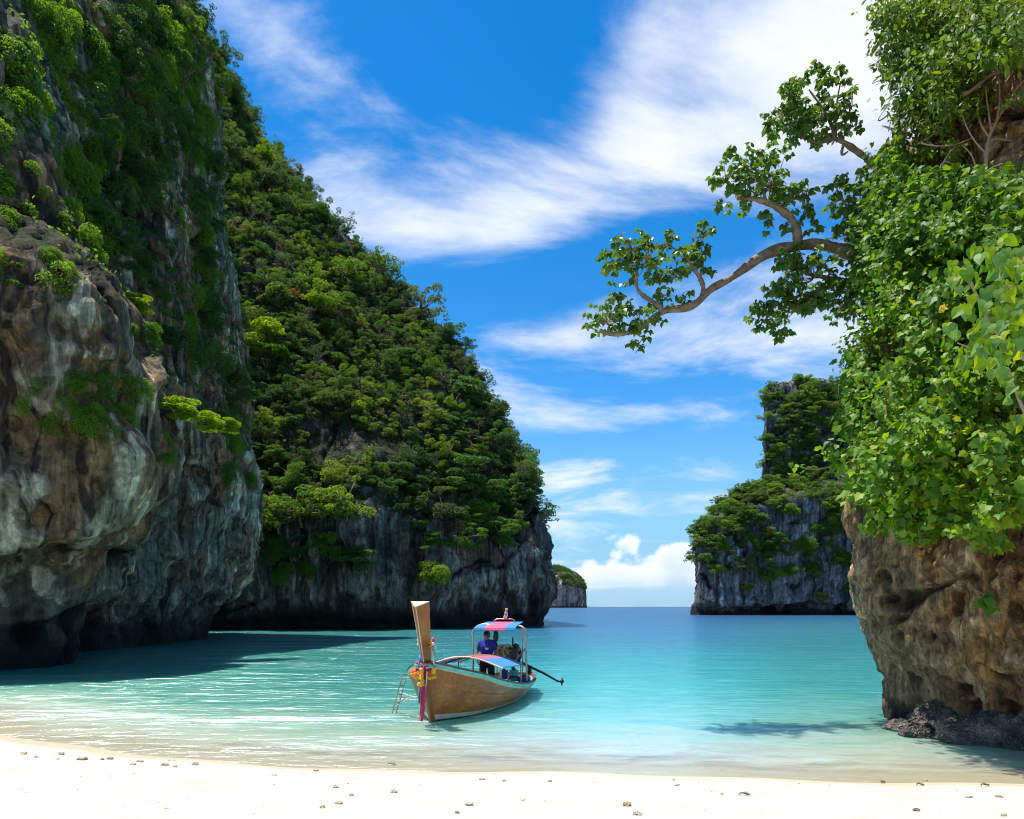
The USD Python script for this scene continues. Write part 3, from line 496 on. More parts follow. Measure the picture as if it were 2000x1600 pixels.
LEAF = {"dark": leaf_look("leaf_dark_look", [(0.024, 0.068, 0.014), (0.045, 0.105, 0.018), (0.075, 0.145, 0.022), (0.105, 0.165, 0.026)]),
        "bright": leaf_look("leaf_bright_look", [(0.0549, 0.1342, 0.0171), (0.0976, 0.183, 0.0195), (0.1403, 0.2196, 0.0244), (0.1708, 0.2318, 0.0293)], trans=0.42),
        "olive": leaf_look("leaf_olive_look", [(0.045, 0.085, 0.020), (0.075, 0.115, 0.022), (0.11, 0.145, 0.030), (0.13, 0.14, 0.036)]),
        "layered": leaf_look("leaf_layered_look", [(0.045, 0.1187, 0.02), (0.075, 0.1562, 0.0225), (0.1125, 0.1875, 0.025)]),
        "shrub": leaf_look("leaf_shrub_look", [(0.055, 0.145, 0.016), (0.09, 0.19, 0.018), (0.13, 0.23, 0.022), (0.16, 0.25, 0.024)], trans=0.45),
        "sparse": leaf_look("leaf_sparse_look", [(0.036, 0.0816, 0.0204), (0.0624, 0.1176, 0.024), (0.09, 0.132, 0.0264)]),
        "lime": leaf_look("leaf_lime_look", [(0.12, 0.23, 0.014), (0.17, 0.28, 0.018), (0.22, 0.30, 0.02)], trans=0.5),
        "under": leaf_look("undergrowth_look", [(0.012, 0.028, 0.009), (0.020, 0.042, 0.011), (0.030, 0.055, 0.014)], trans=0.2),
        "rust": leaf_look("leaf_rust_look", [(0.13, 0.09, 0.018), (0.24, 0.10, 0.025), (0.26, 0.17, 0.035)])}
SHAPE = {"dark": "round", "bright": "round", "olive": "round", "layered": "layered", "shrub": "shrub", "sparse": "sparse", "lime": "layered", "rust": "round"}
KIND_NAME = {"dark": "jungle_tree", "bright": "leafy_tree", "olive": "olive_tree_crown", "layered": "tiered_tree", "shrub": "hanging_shrub", "sparse": "sparse_tree", "lime": "lime_green_tree", "rust": "rust_leaved_tree"}
first, count = {}, {}
def plant(kind, loc, radius, label, group=None, tall=1.0, tilt=(0, 0), cat=None, name=None, variants=4):
    """A tree or shrub: the first of each kind and variant is built, the others refer to it."""
    if kind in ('lime', 'rust', 'sparse'): variants = 2
    k = int(rng.integers(variants)); key = (kind, k)
    sc = (radius * rng.uniform(0.9, 1.12), radius * rng.uniform(0.9, 1.12), radius * tall * rng.uniform(0.85, 1.1))
    rot = (tilt[0], tilt[1], rng.uniform(0, 360))
    path = thing(name or KIND_NAME[kind], label, cat or ("shrub" if kind == "shrub" else "tree"), loc, rot, sc, group, like=first.get(key))
    if key not in first:
        lf, wd = make_crown(SHAPE[kind], 1000 + 17 * k + sum(map(ord, kind)))
        obj("crown", lf, LEAF[kind], path); obj("trunk", wd, BARK, path)
        first[key] = path
    count[kind] = count.get(kind, 0) + 1
    return path
def surface_points(P):
    n = normals(P); X, Y = project(P)
    to = np.array([0, 0, EYE]) - P; facing = (n * to).sum(-1) / np.linalg.norm(to, axis=-1)
    return P.reshape(-1, 3), n.reshape(-1, 3), X.ravel(), Y.ravel(), facing.ravel()
def hit(surf, px, py, r=14):
    P, n, X, Y, fc = surf
    s = np.nonzero((np.hypot(X - px, Y - py) < r) & (P[:, 1] > 2))[0]
    if len(s) == 0: return hit(surf, px, py, r * 2) if r < 400 else (None, None)
    near = s[P[s, 1] < P[s, 1].min() + 2.5]; k = near[np.argmin(np.hypot(X[near] - px, Y[near] - py))]
    return P[k], n[k]

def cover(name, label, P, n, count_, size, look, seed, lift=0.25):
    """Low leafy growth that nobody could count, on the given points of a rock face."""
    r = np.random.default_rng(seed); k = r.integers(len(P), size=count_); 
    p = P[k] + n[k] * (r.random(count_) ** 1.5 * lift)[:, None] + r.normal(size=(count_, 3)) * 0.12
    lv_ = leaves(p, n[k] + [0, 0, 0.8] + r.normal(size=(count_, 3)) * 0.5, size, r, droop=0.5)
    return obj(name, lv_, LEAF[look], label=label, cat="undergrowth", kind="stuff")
# ---------------------------------------------------------------- the headland's jungle
S = surface_points(HEAD)
P, n, X, Y, fc = S
flip = np.sign(np.median(fc[(X > 500) & (X < 900) & (Y > 400) & (Y < 1000)])); n = n * flip; fc = fc * flip
low = 6.2 + 2.4 * (meshkit.noise(P / 6.0, 5) - 0.5) * 2 + np.clip((X - 830) / 60, 0, 4.5) * 1.6 + np.clip((X - 1000) / 40, 0, 2) * 2.5
bare = meshkit.fbm(P / 7.0, 2, 77) > 0.66
ok = (P[:, 2] > low) & (fc > -0.15) & (X > 330) & (X < 1120) & (Y > -60) & ~(bare & (P[:, 2] < 32))
idx = np.nonzero(ok)[0]; rng.shuffle(idx)
from scipy.spatial import cKDTree
size_ = 1.05 + 2.5 * rng.random(len(P)) ** 2.4 + 0.5 * (P[:, 2] < 24) * rng.random(len(P))
cell, chosen = {}, []
for k in idx[:90000]:
    r_ = size_[k]; c_ = tuple((P[k] // 4.6).astype(int)); bad = False
    for dx, dy, dz in np.ndindex(3, 3, 3):
        for j in cell.get((c_[0] + dx - 1, c_[1] + dy - 1, c_[2] + dz - 1), ()):
            if np.sum((P[j] - P[k]) ** 2) < (0.62 * (size_[j] + r_)) ** 2: bad = True; break
        if bad: break
    if not bad: cell.setdefault(c_, []).append(k); chosen.append(k)
chosen.sort(key=lambda k: -size_[k] / P[k, 1])
KLAB = {"dark": "dark green round", "bright": "bright green leafy", "olive": "olive brown tinged", "layered": "flat tiered green", "sparse": "open twiggy", "shrub": "rock hugging bushy"}
def zone(px, py):
    sky = py - np.interp(px, [380, 480, 640, 800, 940, 1030], [110, 225, 435, 595, 745, 930])
    if sky < 45: return "on the headland's skyline, " + ("beside the left cliff" if px < 560 else "above the middle" if px < 800 else "above the prow" if px < 900 else "near its seaward end")
    h = "high" if sky < 230 else "half way up" if py < 850 else "low"
    return h + " on the headland, " + ("beside the left cliff" if px < 590 else "left of the prow" if px < 770 else "above the prow" if px < 880 else "above the helm roof" if px < 985 else "at its seaward end")
full, rest = {}, []
for k in chosen:
    r_ = size_[k]; z = P[k, 2]; sky = Y[k] < np.interp(X[k], [380, 480, 640, 800, 940, 1030], [150, 245, 455, 615, 770, 950])
    w = dict(dark=0.36, bright=0.30, olive=0.06, layered=0.20, sparse=0.08)
    if z < low[k] + 4: w = dict(shrub=0.5, bright=0.25, layered=0.25)
    if X[k] > 1015: w = dict(sparse=0.5, dark=0.5)
    if sky: w = dict(dark=0.6, olive=0.15, sparse=0.25)
    kind = str(rng.choice(list(w), p=np.array(list(w.values())) / sum(w.values())))
    loc = P[k] + n[k] * 0.12 * r_
    full[kind] = full.get(kind, 0) + 1
    if full[kind] > 260: rest.append((kind, loc, r_)); continue
    zl = zone(X[k], Y[k])
    plant(kind, loc, r_, f"{KLAB[kind]} tree {zl}", f"{KLAB[kind]} trees {zl}", tall=rng.uniform(0.8, 1.25), tilt=(rng.uniform(-18, 18), rng.uniform(-18, 18)))
if rest:
    ji = UsdGeom.PointInstancer.Define(stage, "/World/jungle"); say(ji.GetPrim(), "smaller jungle growth filling in between the headland's trees", "jungle", kind="stuff")
    kinds = sorted({q[0] for q in rest})
    for kd in kinds: obj(f"{kd}_growth", make_crown(SHAPE[kd], 77 + len(kd))[0], LEAF[kd], "/World/jungle"); ji.GetPrototypesRel().AddTarget(f"/World/jungle/{kd}_growth")
    ji.CreateProtoIndicesAttr(Vt.IntArray([kinds.index(q[0]) for q in rest])); ji.CreatePositionsAttr(Vt.Vec3fArray.FromNumpy(np.array([q[1] for q in rest], np.float32)))
    ji.CreateScalesAttr(Vt.Vec3fArray.FromNumpy(np.array([[q[2]] * 3 for q in rest], np.float32)))
    an = rng.uniform(0, np.pi, len(rest)); ji.CreateOrientationsAttr(Vt.QuathArray([Gf.Quath(float(np.cos(t)), 0.0, 0.0, float(np.sin(t))) for t in an]))
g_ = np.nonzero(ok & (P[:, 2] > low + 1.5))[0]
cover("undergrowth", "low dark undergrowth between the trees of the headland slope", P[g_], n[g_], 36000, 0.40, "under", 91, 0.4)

# trees there that stand out
for px, py, rp, kind, label in [(575, 575, 26, "rust", "single rust orange tree high on the headland slope"), (905, 925, 62, "layered", "broad bright tree with flat leaf tiers low on the headland, near its right end"),
        (845, 1118, 42, "shrub", "dark green shrub leaning out over the headland's bare rock above the prow"), (515, 665, 62, "lime", "large lime green tree lit by the sun between the left cliff and the headland"),
        (545, 1005, 60, "bright", "pale green tree at the foot of the jungle, beside the left cliff"), (700, 785, 50, "bright", "light green tree in the middle of the headland slope"),
        (1035, 905, 28, "sparse", "thin bare topped tree against the sky near the headland's end"), (1058, 1010, 40, "sparse", "loose tree leaning seaward from the headland's right end"), (1052, 960, 30, "sparse", "open tree above the leaning one on the headland's right end"),
        (700, 1090, 45, "layered", "tiered tree hanging low over the headland's rock, left of the prow"), (895, 645, 22, "sparse", "dark ragged tree on the headland's skyline")]:
    p, nn = hit((P, n, X, Y, fc), px, py)
    plant(kind, p + nn * flip * 0.2 - [0, 0, rp / F * p[1] * 0.3], rp / F * p[1], label, cat="tree" if kind != "shrub" else "shrub")

# ---------------------------------------------------------------- shrubs and creepers of the left cliff
S = surface_points(LEFT)
flipl = np.sign(np.median(S[4][(S[2] > 0) & (S[2] < 200) & (S[3] > 400) & (S[3] < 900)]))
AREAS = [  # photo centre, spread, number, crown radius in photo pixels, kinds
    (60, 60, 70, 60, 16, 48, "shrub"), (120, 150, 60, 70, 12, 46, "shrub"), (215, 40, 60, 50, 9, 44, "dark"), (300, 60, 45, 70, 16, 46, "shrub"), (350, 130, 40, 80, 16, 40, "bright"), (370, 30, 20, 60, 9, 36, "dark"),
    (160, 330, 55, 70, 16, 44, "shrub"), (150, 430, 50, 60, 10, 42, "shrub"), (300, 250, 70, 70, 16, 44, "dark"), (380, 260, 25, 90, 14, 36, "shrub"), (20, 330, 30, 60, 7, 42, "shrub"), (250, 340, 50, 60, 12, 40, "dark"),
    (240, 440, 40, 60, 10, 38, "dark"), (400, 400, 24, 90, 12, 34, "dark"), (395, 500, 30, 60, 9, 34, "shrub"), (130, 500, 40, 40, 6, 38, "shrub"), (10, 520, 14, 30, 3, 30, "bright"), (250, 520, 30, 40, 5, 34, "dark"),
    (180, 760, 48, 50, 9, 40, "shrub"), (170, 820, 40, 30, 5, 34, "shrub"), (410, 640, 45, 70, 12, 38, "dark"), (440, 750, 36, 60, 9, 36, "dark"), (470, 830, 24, 50, 7, 32, "shrub"), (300, 660, 40, 60, 6, 30, "shrub"), (60, 770, 20, 20, 2, 26, "shrub"),
    (330, 880, 14, 30, 3, 24, "shrub"), (460, 900, 20, 40, 4, 26, "shrub"), (60, 200, 70, 60, 14, 40, "shrub"), (210, 180, 50, 60, 12, 42, "dark"), (330, 330, 40, 60, 10, 36, "dark"), (200, 280, 50, 40, 8, 40, "shrub"), (330, 560, 40, 50, 8, 32, "dark"), (280, 150, 40, 60, 8, 38, "shrub")]
for ax, ay, sx_, sy_, num, rp, kind in AREAS:
    for _ in range(num):
        px, py = np.clip(rng.normal(ax, sx_ * 0.75), -30, 500), rng.normal(ay, sy_ * 0.75)
        p, nn = hit(S, px, py)
        if p is None: continue
        q = 1.12 * rp * rng.uniform(0.6, 1.15) / F * p[1]
        col = "at the left frame edge" if px < 130 else "over the brown bulge" if px < 265 else "on the middle of the left cliff" if px < 390 else "on the left cliff's edge beside the headland"
        row = "high" if py < 210 else "fairly high" if py < 420 else "half way up" if py < 680 else "low"
        lab = {"shrub": "mid green shrub hanging", "dark": "dark green creeper mass", "bright": "sunlit green tree crown"}[kind] + f" {row} {col}"
        plant(kind, p + nn * flipl * q * 0.35 - [0, 0, q * 0.15], q, lab, lab.replace("shrub", "shrubs").replace("mass", "masses").replace("crown", "crowns"), tall=rng.uniform(0.9, 1.4), cat="tree" if kind == "bright" else "shrub",
              name={"dark": "cliff_creeper", "shrub": "cliff_shrub", "bright": "cliff_tree"}[kind])
mk = np.zeros(len(S[0]), bool)
for ax, ay, sx_, sy_, num, rp, kind in AREAS: mk |= ((S[2] - ax) / (sx_ + 14)) ** 2 + ((S[3] - ay) / (sy_ + 18)) ** 2 < rng.uniform(0.25, 1.0, len(mk)) * (num > 3)
nz = meshkit.fbm(S[0] / [1.6, 1.6, 4.0], 3, 15)
g_ = np.nonzero((mk & (nz > 0.40) & (S[0][:, 2] > 8)) | ((S[0][:, 2] > 15) & (nz > 0.53)) | ((S[0][:, 1] > 34) & (S[0][:, 2] > 11) & (nz > 0.45 - 0.05 * (S[2] > 380))))[0]
cover("creeper", "thin green creeper spreading over the left cliff's rock", S[0][g_], S[1][g_] * flipl, 110000, 0.17, "shrub", 92, 0.45)
for px, py, d, rp, kind, label in [(345, 790, 31, 46, "lime", "lime green tree reaching out from the left cliff over the lower overhang, its trunk end"), (400, 815, 31.5, 42, "lime", "lime green spreading bough in the middle of the tree on the left cliff"), (448, 828, 32, 28, "lime", "lime green tip of the bough pointing at the headland"),
        (265, 585, 33, 36, "lime", "small lime green tree high on the left cliff under a pale streak")]:
    plant(kind, at(px, py + rp * 0.3, d), rp / F * d, label, tall=0.75, cat="tree", name="leaning_lime_tree")

# ---------------------------------------------------------------- scrub of the far cliff and the tower
for surf, lab, grp, boxes in ((FARC, "green scrub growing on the far grey cliff", "scrub of the far cliff", [(1420, 1010, 60, 50, 34), (1380, 1050, 28, 30, 14), (1470, 975, 40, 30, 16), (1560, 960, 60, 30, 16), (1640, 980, 50, 60, 16), (1480, 1060, 50, 30, 14), (1580, 1060, 60, 40, 13), (1450, 1100, 50, 25, 8), (1620, 1030, 50, 40, 12), (1510, 1120, 20, 18, 4), (1660, 1080, 40, 40, 9), (1430, 985, 50, 26, 16), (1470, 945, 30, 14, 14), (1390, 1020, 36, 24, 12), (1590, 950, 90, 18, 26), (1640, 1000, 40, 40, 10), (1455, 1148, 14, 8, 1), (1590, 1100, 60, 34, 9), (1540, 1060, 50, 40, 8)]),
                             (TOWER, "green bush on the overgrown rock tower", "bushes of the rock tower", [(1580, 770, 60, 26, 30), (1540, 820, 40, 50, 24), (1600, 850, 55, 50, 30), (1560, 900, 40, 30, 12), (1630, 920, 50, 30, 18), (1500, 800, 8, 30, 5), (1640, 780, 40, 40, 16), (1510, 890, 20, 20, 5), (1570, 930, 70, 20, 16), (1600, 880, 60, 40, 16)])):
    S2 = surface_points(surf); fl2 = np.sign(np.median(S2[4][(S2[2] > 1450) & (S2[2] < 1650) & (S2[3] > 800) & (S2[3] < 1150)]))
    for ax, ay, sx_, sy_, num in boxes:
        for _ in range(num):
            p, nn = hit(S2, rng.normal(ax, sx_ * 0.7), rng.normal(ay, sy_ * 0.7), 6)
            if p is None: continue
            q = rng.uniform(11, 21) / F * p[1]; kind = rng.choice(["dark", "bright", "olive", "shrub"], p=[0.26, 0.46, 0.10, 0.18])
            hx, hy = project(p); wh = ("high " if hy < (820 if surf is TOWER else 990) else "half way up " if hy < (890 if surf is TOWER else 1060) else "low ") + (("at its left edge" if hx < 1540 else "towards its right side") if surf is TOWER else ("at its left end" if hx < 1430 else "in its middle" if hx < 1540 else "towards the brown rock"))
            plant(kind, p + nn * fl2 * q * 0.3 - [0, 0, q * 0.3], q, lab.replace("green ", "") + ", " + wh + {"dark": ", dark round", "bright": ", bright green", "olive": ", dull olive", "shrub": ", ragged"}[kind], grp + ", " + wh + {"dark": ", dark", "bright": ", bright", "olive": ", olive", "shrub": ", ragged"}[kind], name="tower_bush" if surf is TOWER else "cliff_bush", cat="bush", tall=rng.uniform(0.7, 1.1))
for px, py, rp, label in [(1515, 1118, 17, "lime green bush alone on the far cliff's grey face"), (1460, 1148, 12, "small round green bush low on the far cliff's grey face")]:
    p, nn = hit(surface_points(FARC), px, py, 6); q = rp / F * p[1]
    plant("lime" if px > 1500 else "bright", p - [0, 1, q * 0.3], q, label, cat="bush", name="bush")
# the islet's wood reads as one mass
S3 = surface_points(ISLE); r3 = np.random.default_rng(33)
k3 = np.nonzero((S3[0][:, 2] > 46 + 10 * (meshkit.noise(S3[0] / 12.0, 3) - 0.5)) & (S3[0][:, 1] < 1640))[0]; k3 = r3.choice(k3, min(1100, len(k3)), replace=False)
lf, _ = make_crown("round", 5); v0, f0 = lf; keep = r3.random(len(f0) // 2) < 0.4
f0 = f0[np.r_[keep, keep]]; uq, inv = np.unique(f0, return_inverse=True); v0, f0 = v0[uq], inv.reshape(-1, 3)
wood = [(v0 * [s_, s_, s_ * 0.8] * np.array([1, 1, 1]) + S3[0][k], f0) for k, s_ in zip(k3, r3.uniform(3.5, 7.5, len(k3)))]
wood = [(v0 * 1.6, f0)]
PI = UsdGeom.PointInstancer.Define(stage, "/World/islet_wood")
say(PI.GetPrim(), "dense dark green wood capping the far islet", "wood", kind="stuff")
obj("tree_crown", (v0, f0), LEAF["dark"], "/World/islet_wood")
PI.CreatePrototypesRel().AddTarget("/World/islet_wood/tree_crown")
PI.CreateProtoIndicesAttr(Vt.IntArray([0] * len(k3))); PI.CreatePositionsAttr(Vt.Vec3fArray.FromNumpy((S3[0][k3] - [0, 0, 2]).astype(np.float32)))
PI.CreateScalesAttr(Vt.Vec3fArray.FromNumpy(np.repeat(r3.uniform(3.5, 7.5, (len(k3), 1)), 3, 1).astype(np.float32)))
print("plants", count, len(chosen))
# ---------------------------------------------------------------- the tree and shrubs on the near rock
HEART = np.array([(0, 0), (0.20, -0.10), (0.42, -0.02), (0.52, 0.22), (0.44, 0.52), (0.24, 0.82), (0.0, 1.08), (-0.24, 0.82), (-0.44, 0.52), (-0.52, 0.22), (-0.42, -0.02), (-0.20, -0.10)])
LOBED = np.array([(0, 0), (0.24, -0.08), (0.46, 0.04), (0.44, 0.26), (0.56, 0.50), (0.36, 0.56), (0.22, 0.74), (0.0, 1.02), (-0.20, 0.76), (-0.34, 0.58), (-0.54, 0.48), (-0.43, 0.26), (-0.46, 0.06), (-0.24, -0.06)])
OVAL = np.array([(0, 0), (0.20, 0.25), (0.25, 0.55), (0.13, 0.85), (0, 1.05), (-0.13, 0.85), (-0.25, 0.55), (-0.20, 0.25)])
def blades(shape, P, nrm, tip, size, r, cup=0.14, bend=0.22):
    """Leaves of an outline: points P are the stalk ends, tip the direction to the leaf's tip. Returns (n x k x 3 vertices, faces of one leaf)."""
    n = len(P); tip = tip / (np.linalg.norm(tip, axis=1, keepdims=True) + 1e-9)
    nrm = nrm - tip * (nrm * tip).sum(1, keepdims=True); nrm = nrm / (np.linalg.norm(nrm, axis=1, keepdims=True) + 1e-9)
    b = np.cross(nrm, tip); s = (size * r.uniform(0.65, 1.25, n))[:, None, None]
    o = np.vstack([shape, [0, 0.42]]); k = len(shape); sk_ = r.normal(size=(n, 1, 1)) * 0.12; wd_ = r.uniform(0.75, 1.15, (n, 1, 1))
    zz = cup * np.abs(o[:, 0]) - bend * o[:, 1] ** 2 * r.uniform(0.3, 1.4, (n, 1))
    v = P[:, None] + s * ((o[None, :, 0:1] * wd_ + sk_ * o[None, :, 1:2]) * b[:, None] + o[None, :, 1:2] * tip[:, None] + zz[..., None] * nrm[:, None])
    i = np.arange(k); return v, np.stack([np.full(k, k), i, (i + 1) % k], 1)
def put_leaves(path, v, f, mat_, single, part="leaf", mass="foliage"):
    """The nearest leaves as parts of their own, the rest as one."""
    order = np.argsort(v[:, :, 1].mean(1) + 3 * np.random.default_rng(1).random(len(v))); px, py = project(v.mean(1))
    order = [k for k in order if -20 < px[k] < 2020 and -20 < py[k] < 1620] + [k for k in order if not (-20 < px[k] < 2020 and -20 < py[k] < 1620)]
    mats = mat_ if isinstance(mat_, list) else [mat_]
    for j, k in enumerate(order[:single]): obj(part, (v[k], f), mats[(k * 7) % len(mats)], path)
    rest = np.array(order[single:], int)
    for q, m_ in enumerate(mats):
        sel = rest[(rest * 7) % len(mats) == q]
        if len(sel) == 0: continue
        w = v[sel]; kk = w.shape[1]
        obj(mass, (w.reshape(-1, 3), (f[None] + np.arange(len(sel))[:, None, None] * kk).reshape(-1, 3)), m_, path, kind="stuff")
TREE_LEAF = [leaf_look(f"tree_leaf_{w}_look", c, trans=0.32, rough=0.42, spec=0.35) for w, c in (("deep", [(0.034, 0.092, 0.016), (0.055, 0.125, 0.018), (0.075, 0.15, 0.022)]), ("mid", [(0.055, 0.125, 0.016), (0.10, 0.175, 0.022)]))]
VINE_LEAF = [leaf_look(f"vine_leaf_{w}_look", c, trans=0.42, rough=0.5, spec=0.26) for w, c in (("deep", [(0.040, 0.115, 0.012), (0.075, 0.165, 0.014)]), ("light", [(0.12, 0.24, 0.016), (0.19, 0.29, 0.02)]), ("mid", [(0.075, 0.175, 0.014), (0.13, 0.225, 0.017)]), ("yellow", [(0.16, 0.25, 0.018), (0.24, 0.27, 0.025)]))]
VINE_LEAF = [VINE_LEAF[k] for k in (0, 1, 2, 0, 2, 1, 2, 0, 2, 0, 2, 3, 1)]
SCRUB_LEAF = [leaf_look(f"scrub_leaf_{w}_look", c, trans=0.35) for w, c in (("deep", [(0.040, 0.10, 0.014), (0.075, 0.14, 0.016)]), ("yellow", [(0.13, 0.18, 0.016), (0.25, 0.21, 0.02)]), ("mid", [(0.08, 0.155, 0.014), (0.13, 0.20, 0.018)]))]
HIB_LEAF = [leaf_look(f"hibiscus_leaf_{w}_look", c, trans=0.5, rough=0.5, spec=0.22) for w, c in (("pale", [(0.10, 0.22, 0.05), (0.15, 0.26, 0.07)]), ("lime", [(0.16, 0.28, 0.012), (0.26, 0.34, 0.015)]), ("mid", [(0.07, 0.17, 0.015), (0.12, 0.23, 0.02)]))]
rt = np.random.default_rng(21)
def dtree(px): return 13.8 + (px - 1170) / 590 * 1.5
def limb(pts, r0, r1, n=None, wob=0.035, dd=0.0, depth=None):
    q = np.array([at(x, y, (depth or dtree)(x) + dd) for x, y in pts]); n = n or 8 * len(pts)
    c = smoothline(q, n); s = np.linspace(0, 1, n)
    rad = (r0 + (r1 - r0) * s) / F * q[:, 1].mean()
    rad = rad * (1 + 0.13 * np.sin(s * 23 + pts[0][0]) + 0.10 * np.sin(s * 61 + pts[0][1]))
    c = c + (meshkit.fbm(c * 2.0, 2, 5)[:, None] - 0.5) * wob * rad[:, None] * 8
    return tube(c, rad, 10)
tree = thing("overhanging_tree", "tree with a long bare limb reaching left over the water from the right rock", "tree")
obj("trunk", limb([(1800, 590), (1750, 540), (1700, 508), (1640, 487), (1590, 477), (1550, 482), (1500, 495), (1460, 520), (1420, 548), (1385, 568), (1360, 592), (1335, 602), (1300, 607), (1270, 625), (1240, 645), (1205, 653), (1172, 646)], 15, 3.5, 160), BARK, tree, smooth=True)
for pts, a, b in [([(1556, 485), (1557, 455), (1547, 430), (1525, 410), (1495, 395), (1465, 388), (1440, 388)], 9.5, 3), ([(1372, 575), (1368, 545), (1354, 524), (1340, 500), (1330, 485)], 5, 1.8), ([(1366, 548), (1372, 520), (1368, 480)], 3, 1.5),
                  ([(1294, 608), (1268, 585), (1247, 567), (1242, 545), (1244, 500)], 5, 2), ([(1760, 380), (1720, 335), (1690, 308), (1660, 286), (1630, 272), (1600, 278), (1580, 270)], 9, 2.5), ([(1628, 272), (1622, 240), (1602, 205), (1580, 175)], 3.5, 1.5), ([(1632, 271), (1633, 220), (1642, 160)], 3, 1.2),
                  ([(1648, 283), (1645, 302), (1656, 296)], 3, 1.6), ([(1800, 600), (1700, 552), (1640, 546), (1600, 540), (1560, 528)], 8, 2.5), ([(1640, 546), (1590, 570), (1530, 590), (1490, 620)], 4, 1.5), ([(1525, 410), (1560, 390), (1575, 400)], 2.5, 1.2), ([(1340, 500), (1300, 480), (1285, 478)], 2, 1), ([(1244, 520), (1215, 520), (1190, 528)], 2, 1), ([(1495, 395), (1480, 350), (1440, 320)], 3, 1.2), ([(1740, 500), (1700, 450), (1660, 410), (1635, 370)], 5, 1.6)]:
    obj("branch", limb(pts, a, b), BARK, tree, smooth=True)
BL = [(1178, 622, 35, 25), (1209, 599, 25, 20), (1244, 630, 35, 20), (1244, 669, 15, 14), (1290, 576, 25, 12), (1329, 582, 20, 10), (1286, 622, 12, 14), (1225, 480, 55, 20), (1200, 524, 32, 12), (1255, 510, 35, 28), (1302, 468, 20, 16), (1313, 530, 30, 18), (1368, 456, 18, 20), (1368, 491, 28, 20), (1387, 524, 15, 12), (1340, 495, 15, 15), (1290, 535, 20, 14),
      (1422, 301, 14, 9), (1414, 348, 26, 20), (1468, 320, 38, 24), (1449, 371, 40, 20), (1499, 355, 40, 32), (1526, 379, 25, 22), (1406, 398, 11, 11), (1565, 371, 22, 20), (1573, 410, 20, 18), (1592, 437, 14, 13), (1503, 437, 14, 10), (1495, 412, 9, 5), (1532, 445, 8, 7),
      (1565, 150, 14, 14), (1549, 189, 30, 28), (1526, 216, 30, 22), (1557, 228, 40, 32), (1600, 162, 22, 14), (1644, 139, 12, 11), (1611, 135, 10, 7), (1646, 164, 12, 7), (1609, 179, 7, 7), (1596, 123, 5, 4), (1600, 228, 30, 28), (1565, 263, 25, 22), (1590, 282, 13, 11), (1654, 212, 28, 24), (1662, 243, 25, 14), (1623, 255, 20, 16), (1507, 235, 12, 9),
      (1526, 507, 22, 16), (1553, 507, 30, 22), (1584, 533, 45, 28), (1522, 560, 30, 24), (1495, 603, 28, 24), (1476, 636, 13, 13), (1507, 640, 22, 11), (1526, 655, 9, 7), (1540, 645, 8, 7), (1546, 591, 45, 28), (1584, 591, 35, 24), (1635, 564, 40, 32), (1650, 599, 28, 24), (1677, 609, 16, 13), (1681, 557, 40, 32),
      (1623, 363, 9, 7), (1642, 348, 20, 13), (1638, 386, 22, 13), (1669, 410, 40, 32), (1692, 371, 40, 34), (1662, 448, 35, 24), (1700, 448, 45, 36), (1720, 491, 45, 28), (1677, 491, 40, 20), (1740, 420, 40, 40), (1715, 330, 30, 30), (1745, 300, 25, 25)]
V, TW = [], []
for px, py, rx, ry in BL:
    d = dtree(px); k = max(3, int(rx * ry / 34))
    for _ in range(k):                       # tufts of drooping leaves at the twig ends
        a_ = rt.uniform(0, 2 * np.pi); q = rt.random() ** 0.5 * 0.95
        c = at(px + rx * q * np.cos(a_), py + ry * q * np.sin(a_), d) + [0, rt.normal() * rx / F * d * 0.8, 0]
        if rt.random() < 0.6:
            s0 = at(px + rx * 0.15, py + ry * 0.35, d); TW.append(tube(smoothline([s0, (s0 + c) / 2 + rt.normal(size=3) * 0.04, c], 5), np.linspace(0.012, 0.004, 5), 4))
        m_ = rt.integers(5, 9); th_ = rt.uniform(0, 2 * np.pi) + np.arange(m_) * 2 * np.pi / m_ + rt.normal(size=m_) * 0.3
        out = np.stack([np.cos(th_), np.sin(th_), rt.normal(-0.55, 0.35, m_)], 1); nr = np.stack([np.cos(th_) * 0.5, np.sin(th_) * 0.5, np.ones(m_)], 1) + rt.normal(size=(m_, 3)) * 0.5
        v_, f_ = blades(LOBED if rt.random() < 0.5 else np.vstack([HEART, HEART[-1:] * 0.99, HEART[-1:] * 0.985]), c + out * 0.03, nr, out, 0.108, rt)
        V.append(v_)
put_leaves(tree, np.concatenate(V), f_, TREE_LEAF, 290)
obj("twigs", join(TW), BARK, tree, kind="stuff")

